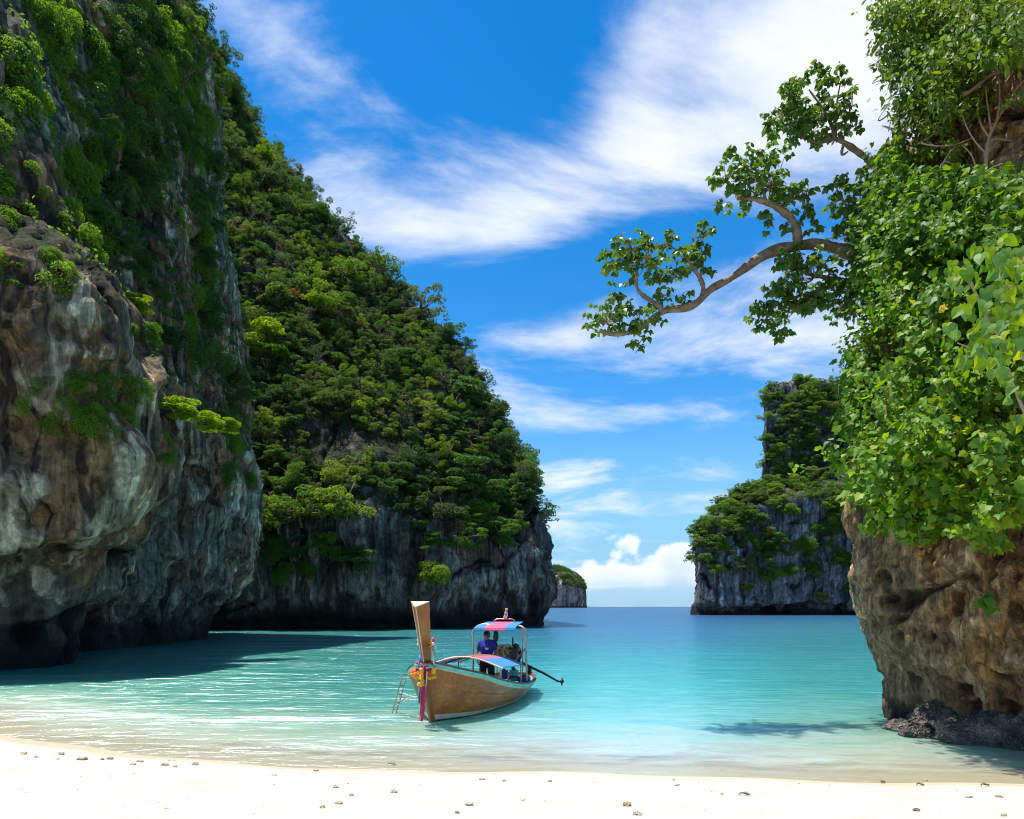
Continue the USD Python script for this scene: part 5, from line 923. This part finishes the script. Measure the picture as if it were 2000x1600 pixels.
for x_ in (-.55, -.15, .3, .65): obj("awning_batten", tube([[x_, 1.86, 1.0 + .25 * math.cos(x_ / .95 * math.pi / 2)], [x_, 3.64, .91 + .25 * math.cos(x_ / .95 * math.pi / 2)]], 0.012, 5), DARK_WOOD, boat)
# tall hoop and striped roof over the helm
hp = [bp(924, 1312, 18.4), bp(924, 1245, 18.4), bp(925, 1230, 18.4), bp(931, 1224, 18.4), bp(975, 1223, 18.2), bp(1018, 1224, 18.05), bp(1025, 1229, 18.0), bp(1027, 1245, 18.0), bp(1029, 1330, 18.0)]
obj("roof_hoop", tube(np.vstack([smoothline(hp[:2], 4)[:-1], smoothline(hp[1:8], 40), smoothline(hp[7:], 4)[1:]]), 0.027, 8), STEEL, boat, smooth=True)
hb = [bp(944, 1310, 19.5), bp(944, 1222, 19.5), bp(980, 1219.5, 19.4), bp(1020, 1222, 19.3), bp(1021, 1318, 19.3)]
obj("roof_hoop", tube(np.vstack([np.linspace(hb[0], hb[1], 5), [hb[2]], np.linspace(hb[3], hb[4], 5)]), 0.016, 7), STEEL, boat, smooth=True)
fl, fr, bl, br = bp(929, 1224, 17.65), bp(1008, 1224, 17.35), bp(952, 1214.5, 19.5), bp(1022, 1214.5, 19.2)
for t0, t1, m_ in ((0.0, .24, C_BLUE), (.24, .74, C_PINK), (.74, 1.0, C_BLUE)):
    u = np.linspace(t0, t1, 6); P_ = []
    for a in np.linspace(0, 1, 8): P_.append([(fl * (1 - x) + fr * x) * (1 - a) + (bl * (1 - x) + br * x) * a + [0, 0, 0.012 * math.sin(a * math.pi)] for x in u])
    lip = [[(fl * (1 - x) + fr * x) + [0, -0.05, -0.085] for x in u], [(fl * (1 - x) + fr * x) + [0, -0.035, -0.03] for x in u]]
    T_ = np.array(lip + P_); obj("roof_panel", join([grid_mesh(T_), grid_mesh(T_ - [0, -0.006, 0.02], flip=True)]), m_, boat, smooth=30)
obj("roof_rail", tube(smoothline([bp(965, 1216, 18.9), bp(967, 1211, 18.9), bp(972, 1209.5, 18.9), bp(986, 1209, 18.85), bp(999, 1209.5, 18.8), bp(1004, 1211.5, 18.8), bp(1005.5, 1216, 18.8)], 30), 0.018, 7), STEEL, boat, smooth=True)
obj("brace", tube([bp(1007, 1291, 18.5), bp(1027, 1266, 18.1)], 0.022, 7), STEEL, boat)
# longtail engine on its pivot, shaft lifted clear of the water
eng = obj("engine", box(bp(1000, 1276, 19.0), (0.34, 0.46, 0.30), 0.25, bev=0.05), IRON, boat, label="dark engine on a pivot with drums and a long tail shaft", smooth=35)
def wheel(c, r, w, axis, rim=0.75):
    g = trimesh.creation.annulus(r * rim, r, w, sections=28); h = trimesh.creation.cylinder(r * 0.3, w * 1.3, sections=16); s1, s2 = trimesh.creation.box((2 * r * .95, w * .5, w * .5)), trimesh.creation.box((w * .5, 2 * r * .95, w * .5))
    v, f = vf(trimesh.util.concatenate([g, h, s1, s2])); T = trimesh.geometry.align_vectors([0, 0, 1], axis)[:3, :3]; return v @ T.T + c, f
ax_ = [0.85, -0.5, 0.1]
for c, r_, w_, m_ in ((bp(980, 1274, 18.7), .22, .05, STEEL), (bp(985, 1275, 18.75), .19, .10, RUST), (bp(992, 1274, 18.8), .23, .06, STEEL), (bp(1005, 1277, 19.0), .25, .08, BLACK)): obj("flywheel", wheel(c, r_, w_, ax_), m_, eng, smooth=35)
obj("gearbox", box(bp(971, 1272.5, 18.7), (0.15, 0.16, 0.15), 0.3, bev=0.02), RUST, eng)
obj("exhaust_pipe", tube([bp(1001.5, 1270, 19), bp(1001.5, 1245, 19)], 0.025, 8), IRON, eng)
obj("air_filter", tube([bp(1006, 1268, 19), bp(1010, 1258, 19)], [0.07, 0.08], 12), BLACK, eng)
obj("tiller", tube([bp(1000, 1272, 18.8), bp(972, 1266, 18.5), bp(947, 1262, 18.2)], 0.014, 6), STEEL, eng)
for k, (px, py) in enumerate(((1008, 1283), (1011, 1271), (998, 1286), (992, 1284))): obj("fitting", tube([bp(px, py, 18.85), bp(px + 3, py - 3, 18.95)], 0.045, 8), RUST if k % 2 else STEEL, eng)
obj("pivot_stand", tube([bp(1003, 1322, 19.1), bp(1001, 1288, 19.1)], 0.05, 8), IRON, boat); obj("pivot_arm", tube([bp(1008, 1290, 19.0), bp(1014, 1295, 19.0), bp(1022, 1299, 19.05)], 0.035, 7), IRON, boat)
sh = obj("tail_shaft", tube([bp(1010, 1291, 19.05), bp(1060, 1314, 19.3), bp(1088, 1330, 19.5), bp(1095, 1332, 19.5)], [0.045, 0.034, 0.028, 0.02], 8), BLACK, boat, smooth=True)
pc = bp(1097.5, 1331, 19.5); obj("propeller", join([tube([pc - [.05, 0, 0], pc + [.05, 0, 0]], .045, 8)] + [box(pc + np.array([0, math.cos(a) * .07, math.sin(a) * .07]), (.02, .09, .12), rx=a) for a in (0.3, 2.4, 4.5)]), BLACK, sh)
obj("shaft_bracket", box(bp(1034, 1310, 19.1), (0.12, 0.3, 0.14), 0.3, bev=0.02), BLACK, sh)
# ------------------------------------------------ things aboard and on the boat
def can(name, label, px, py, d, r_, h_, m_, cat):
    c = at(px, py, d); t_ = thing(name, label, cat, c)
    pr = [(0, 0), (r_ * .9, 0), (r_, r_ * .12), (r_, h_ * .3), (r_ * .97, h_ * .32), (r_, h_ * .34), (r_, h_ * .66), (r_ * .97, h_ * .68), (r_, h_ * .7), (r_, h_ - r_ * .15), (r_ * .85, h_), (0, h_)]
    obj("body", trimesh.creation.revolve(pr, sections=22), m_, t_, smooth=40); obj("lid", trimesh.creation.cylinder(r_ * .35, r_ * .3, sections=14, transform=trimesh.transformations.translation_matrix([0, 0, h_ + r_ * .12])), BLACK, t_)
can("blue_drum", "round blue plastic drum low in the boat's stern", 1024, 1340, 18.5, .17, .26, BLUEP, "drum"); can("fuel_can", "turquoise fuel can beside the engine stand in the boat", 1004, 1330, 18.5, .13, .30, TURQP, "fuel can"); can("small_drum", "dark blue small drum behind the turquoise fuel can", 984, 1326, 18.8, .12, .24, BLUEP, "drum")
c = at(1003, 1336, 18.2); th_ = np.linspace(0, 6.28 * 3, 80); t_ = thing("rope_coil", "coil of dark rope leaning against the fuel can in the boat", "rope", c); obj("coil", tube(np.stack([.15 * np.cos(th_), .03 * th_ / 6.28 - .04, .15 * np.sin(th_) + .05], 1), .018, 6), BLACK, t_, smooth=True)
c = at(968.5, 1243, 18.3); t_ = thing("fender", "long dark fender hanging under the helm roof beside the boatman", "fender", c)
obj("body", trimesh.creation.revolve([(0, -.15), (.03, -.145), (.065, -.10), (.075, 0), (.06, .10), (.035, .15), (0, .17)], sections=18), BLACK, t_, smooth=True); obj("cord", tube([[0, 0, .16], [0, 0.02, .25]], .008, 5), ROPE, t_); obj("tail", tube([[0, 0, -.15], [.02, 0, -.2], [.03, 0, -.27]], .025, 6), BLACK, t_)
t_ = thing("hose", "dark hose hanging in a loop at the left post of the helm roof", "hose"); obj("loop", tube(smoothline([at(937, 1256, 18.2), at(933.5, 1270, 18.2), at(933, 1290, 18.2), at(935.5, 1298, 18.2), at(939, 1294, 18.2), at(938, 1280, 18.2)], 40), .016, 6), BLACK, t_, smooth=True)
t_ = thing("pennant", "pinkish twisted cloth tied upright above the helm roof", "pennant")
tw = smoothline([at(985, 1209, 18.85), at(987, 1201, 18.85), at(988.5, 1195, 18.85), at(990, 1188, 18.85)], 16); obj("cloth", tube(tw, .022 + .018 * np.abs(np.sin(np.linspace(0, 9, 16))), 7), C_PINK if False else cloth("faded_cloth_look", (0.62, 0.40, 0.34)), t_, smooth=True); obj("loop", tube(smoothline([at(987, 1208, 18.8), at(991, 1201, 18.8), at(989.5, 1196, 18.8)], 12), .013, 6), C_WHITE, t_)
# boarding ladder over the left side
t_ = thing("boarding_ladder", "thin metal boarding ladder hooked over the boat's left side into the water", "ladder")
a0, a1, b0, b1 = at(785, 1322, 15.0), at(766, 1394, 15.3), at(793, 1325, 15.25), at(773, 1396, 15.6)
for p, q in ((a0, a1), (b0, b1)): obj("rail", tube([p + [0.10, 0.1, 0.02], p + [0, 0, .06], p, q], .014, 6), STEEL, t_)
for k in (.22, .45, .68, .88): obj("rung", tube([a0 + (a1 - a0) * k, b0 + (b1 - b0) * k], .013, 6), STEEL, t_)
for p, q in ((at(781, 1352, 15.15), at(812, 1363, 14.9)), (at(774, 1379, 15.3), at(806, 1361, 15.1)), (at(776, 1371, 15.3), at(800, 1360, 15.0))): obj("strut", tube([p, q], .012, 6), PALE_WOOD, t_)
# ribbons, scarves and flower garlands tied round the prow
def ribbon(name, label, path_, widths, m_, seed):
    p = smoothline(np.array(path_), 26); w = np.interp(np.linspace(0, 1, 26), np.linspace(0, 1, len(widths)), widths); nx = 7; s = np.linspace(-1, 1, nx)
    fold = 0.03 * np.sin(s[None] * 4 + np.linspace(0, 5, 26)[:, None] + seed)
    G = np.stack([p[:, None, 0] + w[:, None] * s, p[:, None, 1] + fold + 0.03 * s ** 2, p[:, None, 2] + 0 * fold], -1)
    ring = np.concatenate([G, G[:, ::-1] + [0, 0.006, 0], G[:, :1]], 1); x = thing(name, label, "ribbon"); obj("cloth", grid_mesh(ring), m_, x, smooth=True)
ribbon("magenta_ribbon", "long magenta ribbon hanging from the prow down to the water", [at(829, 1300, 13.35), at(828, 1330, 13.36), at(826, 1370, 13.4), at(822, 1409, 13.45)], [.03, .045, .05, .038], C_MAG, 0)
ribbon("blue_ribbon", "blue ribbon hanging left of the magenta one on the prow", [at(821, 1312, 13.33), at(820, 1335, 13.35), at(819, 1355, 13.38), at(818, 1374, 13.42)], [.015, .022, .022, .014], C_BLUE, 2)
ribbon("white_ribbon", "narrow white ribbon hanging right of the magenta one on the prow", [at(833, 1312, 13.36), at(831, 1345, 13.38), at(829, 1380, 13.42)], [.012, .014, .010], C_WHITE, 3)
tc_ = np.array([0, -0.32, 1.16])
def band(px_shift, z, r_, thick, m_, parent, name, tilt=0.15, wob=0.0, seed=0, a0=0, a1=6.283):
    a = np.linspace(a0, a1, 40); q = np.stack([r_ * np.cos(a), -0.30 * 0 + r_ * 0.95 * np.sin(a) - 0.30 - 0.30 * (z - 1.0), z + tilt * r_ * np.sin(a) + wob * np.sin(a * 3 + seed)], 1)
    obj(name, tube(glob(q), thick, 8), m_, parent, smooth=True); return glob(q)
t_ = thing("tied_scarves", "bundle of blue, red, pink and pale green scarves tied round the prow above the garlands", "scarves")
for k, (z, r_, m_) in enumerate(((1.20, .165, C_BLUE), (1.235, .16, C_RED), (1.27, .165, C_MAG), (1.17, .18, C_WHITE), (1.215, .185, C_GREEN))): band(0, z, r_, .026, m_, t_, "scarf", 0.25 - .1 * k, .015, k)
for p0, p1, m_ in ((at(819, 1280, 13.55), at(817, 1300, 13.5), C_BLUE), (at(846, 1262, 13.7), at(849, 1292, 13.7), C_GREEN), (at(843, 1268, 13.75), at(847, 1298, 13.6), C_WHITE)): obj("scarf", tube(smoothline([p0, (p0 + p1) / 2 + [0.02, -.03, 0], p1], 10), [.012, .016, .02, .018, .022, .02, .022, .018, .016, .010], 8), m_, t_, smooth=True)
def balls(points, r_, seed, jitter=.015):
    q = np.random.default_rng(seed); g = trimesh.creation.icosphere(1, 1.0); out = []
    for p in points: v = np.array(g.vertices) * (1 + .25 * q.random((len(g.vertices), 1))) * r_ * q.uniform(.8, 1.2) + p + q.normal(size=3) * jitter; out.append((v, g.faces))
    return join(out)
t_ = thing("orange_garland", "orange marigold garland ringed round the prow", "garland"); a = np.linspace(0, 6.283, 44)
obj("flowers", balls(glob(np.stack([.215 * np.cos(a), .24 * np.sin(a) - .42, 1.10 + .02 * np.sin(a)], 1)), .038, 1), C_ORANGE, t_, kind="stuff")
t_ = thing("yellow_garland", "yellow flower garland looped below the orange one with a tail hanging down the prow", "garland")
obj("flowers", balls(glob(np.stack([.21 * np.cos(a), .235 * np.sin(a) - .41, 1.03 - .04 * np.cos(a) + .02 * np.sin(a)], 1)), .034, 2), C_YELLOW, t_, kind="stuff")
obj("tail", balls([at(823 + 1.2 * math.sin(k), 1308 + k * 2.7, 13.28) for k in range(12)], .032, 3, .008), C_YELLOW, t_, kind="stuff"); obj("tail", balls([at(846, 1306 + k * 2.6, 13.4) for k in range(4)], .034, 4), C_YELLOW, t_, kind="stuff"); obj("tassel", balls([at(817 + k * 2.2, 1337, 13.3) for k in range(5)], .03, 5), C_YELLOW, t_, kind="stuff")
t_ = thing("flower_bunch", "bunch of pink, white and yellow flowers behind the prow post on its right", "flowers")
for m_, nm, pts in ((C_PINK, "pink_flowers", [(846, 1249), (849, 1251), (847, 1266), (845, 1270)]), (C_YELLOW, "yellow_flowers", [(843, 1254), (845, 1258), (842, 1261), (846, 1263)]), (C_WHITE, "white_flowers", [(848, 1257), (847, 1272), (849, 1262), (819, 1252), (820, 1258)])): obj(nm, balls([at(x, y, 13.8) for x, y in pts], .034, len(nm)), m_, t_, kind="stuff")

# ---------------------------------------------------------------- the boatman
import manifold3d as m3
def bones(chain, joints, refine=0.025, it=8):
    body = m3.Manifold()
    for a, b in chain:
        (p, r0), (q, r1) = joints[a], joints[b]; body = body + m3.Manifold.batch_hull([m3.Manifold.sphere(r0, 16).translate(list(p)), m3.Manifold.sphere(r1, 16).translate(list(q))])
    g = body.refine_to_length(refine).to_mesh(); t = trimesh.Trimesh(np.array(g.vert_properties[:, :3]), np.array(g.tri_verts)); trimesh.smoothing.filter_taubin(t, iterations=it); return t
SKIN = plain("skin_look", (0.17, 0.085, 0.05), 0.55, dirt=0.12); SHIRT = plain("shirt_look", (0.012, 0.022, 0.22), 0.85, noise=30); SHORT = plain("shorts_look", (0.010, 0.011, 0.018), 0.9); HAIR = plain("hair_look", (0.008, 0.007, 0.006), 0.6); CAP = plain("cap_look", (0.02, 0.02, 0.03), 0.8); PRINT = plain("print_look", (0.5, 0.42, 0.5), 0.8)
pc_ = at(951, 1344, 18.35); pc_[2] = 0.10
man = thing("person", "person in blue shirt, dark shorts and cap standing under the striped roof", "person", pc_, (0, 0, -8))   # faces the camera (-y)
J = {"hipL": ((-.09, 0, .86), .105), "hipR": ((.09, 0, .86), .105), "kneeL": ((-.12, -.03, .46), .062), "kneeR": ((.13, .02, .46), .062), "ankL": ((-.14, 0, .08), .042), "ankR": ((.17, .06, .08), .042), "toeL": ((-.16, -.16, .03), .032), "toeR": ((.20, -.10, .03), .032), "heelL": ((-.14, .03, .035), .036), "heelR": ((.17, .09, .035), .036),
     "waist": ((0, -.01, 1.00), .115), "chestL": ((-.075, -.01, 1.24), .115), "chestR": ((.075, -.01, 1.24), .115), "shL": ((-.165, -.01, 1.345), .062), "shR": ((.165, -.01, 1.345), .062), "neck": ((0, -.015, 1.41), .056), "head0": ((0, -.03, 1.475), .062), "head1": ((0, -.02, 1.555), .083), "chin": ((0, -.065, 1.465), .04),
     "elL": ((-.25, -.05, 1.09), .043), "elR": ((.25, -.04, 1.09), .043), "wrL": ((-.17, -.26, 1.04), .030), "wrR": ((.20, -.22, .93), .030), "palL": ((-.13, -.33, 1.05), .028), "palR": ((.19, -.29, .90), .028), "nose": ((0, -.112, 1.525), .014), "browL": ((-.03, -.085, 1.545), .02), "browR": ((.03, -.085, 1.545), .02), "earL": ((-.082, -.015, 1.53), .018), "earR": ((.082, -.015, 1.53), .018)}
ch = [("hipL", "hipR"), ("hipL", "waist"), ("hipR", "waist"), ("waist", "chestL"), ("waist", "chestR"), ("chestL", "chestR"), ("chestL", "shL"), ("chestR", "shR"), ("chestL", "neck"), ("chestR", "neck"), ("shL", "neck"), ("shR", "neck"), ("neck", "head0"), ("head0", "head1"), ("head0", "chin"), ("head1", "chin"), ("hipL", "kneeL"), ("hipR", "kneeR"), ("kneeL", "ankL"), ("kneeR", "ankR"), ("ankL", "toeL"), ("ankR", "toeR"), ("ankL", "heelL"), ("ankR", "heelR"), ("heelL", "toeL"), ("heelR", "toeR"),
      ("shL", "elL"), ("shR", "elR"), ("elL", "wrL"), ("elR", "wrR"), ("wrL", "palL"), ("wrR", "palR"), ("head1", "nose"), ("browL", "browR"), ("head1", "browL"), ("head1", "earL"), ("head1", "earR")]
for sd, pal, dirx in (("L", J["palL"][0], 1), ("R", J["palR"][0], -1)):
    for k in range(4):
        b0 = np.array(pal) + [dirx * .012, -.012 - .004 * (k % 2), .024 - .017 * k]; b1 = b0 + [dirx * .035, -.025, -.004]; b2 = b1 + [dirx * .012, .024, -.008]
        J[f"f{sd}{k}a"], J[f"f{sd}{k}b"], J[f"f{sd}{k}c"] = (b0, .0095), (b1, .0088), (b2, .008); ch += [("pal" + sd, f"f{sd}{k}a"), (f"f{sd}{k}a", f"f{sd}{k}b"), (f"f{sd}{k}b", f"f{sd}{k}c")]
    t0 = np.array(pal) + [dirx * .01, .004, .03]; t1 = t0 + [dirx * .03, -.02, .012]; J["t" + sd + "a"], J["t" + sd + "b"] = (t0, .011), (t1, .009); ch += [("wr" + sd, "t" + sd + "a"), ("t" + sd + "a", "t" + sd + "b")]
obj("body", bones(ch, J, 0.02, 6), SKIN, man, smooth=True)
grow = lambda names, e: {k: (J[k][0], J[k][1] + e) for k in names}
sj = grow(["hipL", "hipR", "waist", "chestL", "chestR", "shL", "shR"], .022); sj["nk"] = ((0, -.012, 1.385), .075); sj["sl"] = ((-.215, -.032, 1.20), .068); sj["sr"] = ((.215, -.028, 1.20), .068); sj["hL"], sj["hR"] = ((-.09, 0, .88), .125), ((.09, 0, .88), .125)
obj("shirt", bones([("hL", "hR"), ("hL", "waist"), ("hR", "waist"), ("waist", "chestL"), ("waist", "chestR"), ("chestL", "chestR"), ("chestL", "shL"), ("chestR", "shR"), ("shL", "nk"), ("shR", "nk"), ("chestL", "nk"), ("chestR", "nk"), ("shL", "sl"), ("shR", "sr")], sj, .03, 6), SHIRT, man, smooth=True)
hj = {"a": ((-.09, 0, .84), .118), "b": ((.09, 0, .84), .118), "c": ((-.115, -.02, .52), .092), "d": ((.125, .01, .52), .092)}
obj("shorts", bones([("a", "b"), ("a", "c"), ("b", "d")], hj, .03, 5), SHORT, man, smooth=True)
obj("cap", bones([("a", "b"), ("b", "c"), ("d", "e"), ("b", "d"), ("b", "e")], {"a": ((0, -.01, 1.60), .085), "b": ((0, -.03, 1.585), .086), "c": ((0, .02, 1.585), .086), "d": ((-.05, -.155, 1.578), .012), "e": ((.05, -.155, 1.578), .012)}, .02, 3), CAP, man, smooth=True)
obj("hair", bones([("a", "b")], {"a": ((0, .02, 1.555), .084), "b": ((0, .035, 1.49), .062)}, .02, 3), HAIR, man, smooth=True)
obj("shirt_print", box((0.02, -.142, 1.20), (.09, .012, .05)), PRINT, man)
# ---------------------------------------------------------------- coral stones, shells and twigs on the sand
STONE = mat("coral_stone_look", {"o": ("object_info", {}), "t": ("texture_coordinate", {}), "n": ("noise_texture", {"scale": 26.0, "detail": 6.0, "roughness": 0.7}), "v": ("voronoi_texture", {"scale": 70.0}),
    "r0": ("rgb_ramp", {"ramp": [(0.0, (0.28, 0.20, 0.12)), (0.3, (0.50, 0.38, 0.24)), (0.6, (0.60, 0.49, 0.34)), (1.0, (0.40, 0.34, 0.26))]}), "r": ("rgb_ramp", {"ramp": [(0.3, (0.35,) * 3), (0.55, (1.0,) * 3), (0.75, (1.3,) * 3)]}), "m": ("mix_color", {"blend_type": "multiply", "fac": 1.0, "use_clamp": False}),
    "b": ("bump", {"strength": 1.0, "distance": 0.012}), "p": ("principled_bsdf", {"roughness": 0.9, "specular_ior_level": 0.2})},
    [("t.object", "n.vector"), ("t.object", "v.vector"), ("o.random", "r0.fac"), ("n.fac", "r.fac"), ("r0.color", "m.a"), ("r.color", "m.b"), ("m.result", "p.base_color"), ("v.distance", "b.height"), ("b.normal", "p.normal")])
DRIFT = wood("driftwood_look", (0.05, 0.03, 0.02), (0.12, 0.08, 0.05), (0.24, 0.17, 0.11)); DEAD = plain("dead_leaf_look", (0.26, 0.14, 0.05), 0.8)
def sand_hit(px, py):
    d = on_level(px, py, 0.25)[1]
    for _ in range(12):
        x = (px - 1000) / F * d; z = float(ground_z(np.array([x]), np.array([d]))[0]); d = 0.5 * d + 0.5 * F * (EYE - z) / (py - 1185)
    return np.array([(px - 1000) / F * d, d, z])
rs = np.random.default_rng(44)
def pebble(px, py, w, h, label, group=None, k=None):
    p = sand_hit(px, py); s = p[1] / F * (0.85 if w > 7 else 0.8); g = trimesh.creation.icosphere(3 if w > 7 else 2, 1.0); v = np.array(g.vertices); q = rs.uniform(0, 99)
    v = v * (1 + 0.9 * (meshkit.fbm(v * 1.3 + q, 3, 2)[:, None] - 0.5) + 0.35 * (meshkit.fbm(v * 4 + q, 2, 6)[:, None] - 0.5))
    v = v * [w * s / 2, w * s / 2 * rs.uniform(0.6, 1.0), h * s * 0.62]; a = rs.uniform(0, 6.28)
    path = numbered("/World/coral_stone"); o = usdkit.mesh(stage, path, (v, g.faces), STONE, smooth=True)
    o.AddTranslateOp().Set(tuple(map(float, p + [0, 0, h * s * 0.22]))); say(o.GetPrim(), label, "stone", group)
BIG = [(46, 1473, 14, 6, "flat tan coral stone, second from the left frame edge on the sand"), (120, 1474, 13, 7, "dark knobbly coral stone upper of the two left ones near the wet sand"), (70, 1480, 9, 6, "small round brown stone below the first flat tan one at the left"), (110, 1483, 13, 4, "long thin coral bit under the dark knobbly stone at the left"),
       (160, 1484, 20, 9, "largest lumpy coral stone of the left group, tan with a dark side"), (200, 1484, 8, 5, "small stone touching the left of a grey oval one"), (215, 1483, 15, 7, "grey oval coral stone right of the largest left one"), (273, 1488, 16, 6, "tan stone topmost of the cluster of three left of centre"), (260, 1494, 12, 7, "pale stone under the topmost one of the cluster of three"),
       (335, 1485, 18, 4, "long flat tan coral stick lying close to the wet sand"), (322, 1495, 17, 6, "pale rounded stone below the long flat coral stick"), (342, 1498, 10, 6, "red brown split pebble beside the pale rounded stone"), (381, 1494, 16, 7, "smooth tan stone rightmost of the left drift line"),
       (617, 1506, 12, 7, "olive round stone alone near the water below the boat"), (535, 1515, 12, 4, "flat ochre stone left of the olive round one"), (656, 1539, 12, 8, "green brown knobbly stone below the olive round one"), (686, 1554, 11, 6, "golden pebble between the knobbly stone and the double stone"), (661, 1570, 18, 7, "double tan stone near the lower edge left of centre"), (630, 1578, 12, 7, "round ochre stone with a dark hole near the lower edge"), (326, 1580, 11, 4, "black flat pebble alone low on the white sand at the left"),
       (770, 1548, 15, 8, "grey pitted coral lump right of the golden pebble"), (941, 1523, 13, 6, "dark pitted stone in the middle of the beach close to the water"), (916, 1573, 20, 8, "pale coral lump with dark ends low in the middle"), (893, 1589, 10, 7, "brown pebble at the bottom edge left of the pale lump"), (985, 1526, 9, 6, "two toned pebble right of the dark pitted stone"), (1074, 1527, 10, 6, "yellowish pebble in the centre right of the beach"), (1021, 1563, 12, 5, "small buff stone low in the centre right"),
       (1225, 1574, 18, 11, "grey branching coral lump low right of centre"), (1245, 1592, 20, 10, "yellow and brown coral pair at the bottom edge right of centre"), (1323, 1535, 12, 6, "tan stone with a white top near the right of the shore"), (1316, 1524, 7, 5, "black pebble just above the tan stone with white top"), (1410, 1552, 7, 6, "black pebble left of the long driftwood twig"),
       (1790, 1584, 16, 9, "orange tan stone pair at the lower right"), (1893, 1558, 15, 6, "rough pale coral stone at the right"), (1952, 1557, 16, 6, "buff coral stone near the right frame edge"), (1960, 1594, 14, 7, "ochre stone at the bottom right corner"), (1809, 1526, 9, 6, "yellowish stone by the water in front of the right rock")]
for a in BIG: pebble(*a)
for _ in range(120):
    py = 1500 + 95 * rs.random() ** 1.3; px = rs.uniform(0, 2000); py = max(py, np.interp(px, [0, 300, 600, 1000, 1500, 2000], [1470, 1492, 1506, 1513, 1526, 1532]) + rs.uniform(0, 18) if rs.random() < .6 else py)
    w = rs.uniform(2.0, 5.0); pebble(px, py, w, w * rs.uniform(0.4, 0.7), "tiny coral fragment scattered on the white sand", "tiny coral fragments on the sand")
for px, py, L_, rot, lab in [(1455, 1554, 24, 0.1, "dark driftwood twig lying right of the black pebble"), (1798, 1535, 15, 0.05, "short black stick near the shore in front of the right rock"), (1925, 1536, 22, 0.3, "thin grey forked twig near the right edge of the beach"), (765, 1495, 18, -0.05, "thin stick on the wet sand edge under the boat"), (1725, 1530, 9, 0.6, "small dark bark flake by the water at the right")]:
    p = sand_hit(px, py); s = p[1] / F; q = thing("driftwood_twig", lab, "driftwood", p, (0, 0, math.degrees(rot)))
    l = L_ * s; c = smoothline([[-l / 2, 0, .012], [-l * .15, .02, .03], [l * .2, -.01, .022], [l / 2, .03, .01]], 16); obj("stick", tube(c, np.interp(np.linspace(0, 1, 16), [0, .6, 1], [.006, .013, .004]), 6), DRIFT, q, smooth=True); obj("twig", tube([c[9], c[9] + [l * .12, .08, .01]], [.006, .003], 5), DRIFT, q)
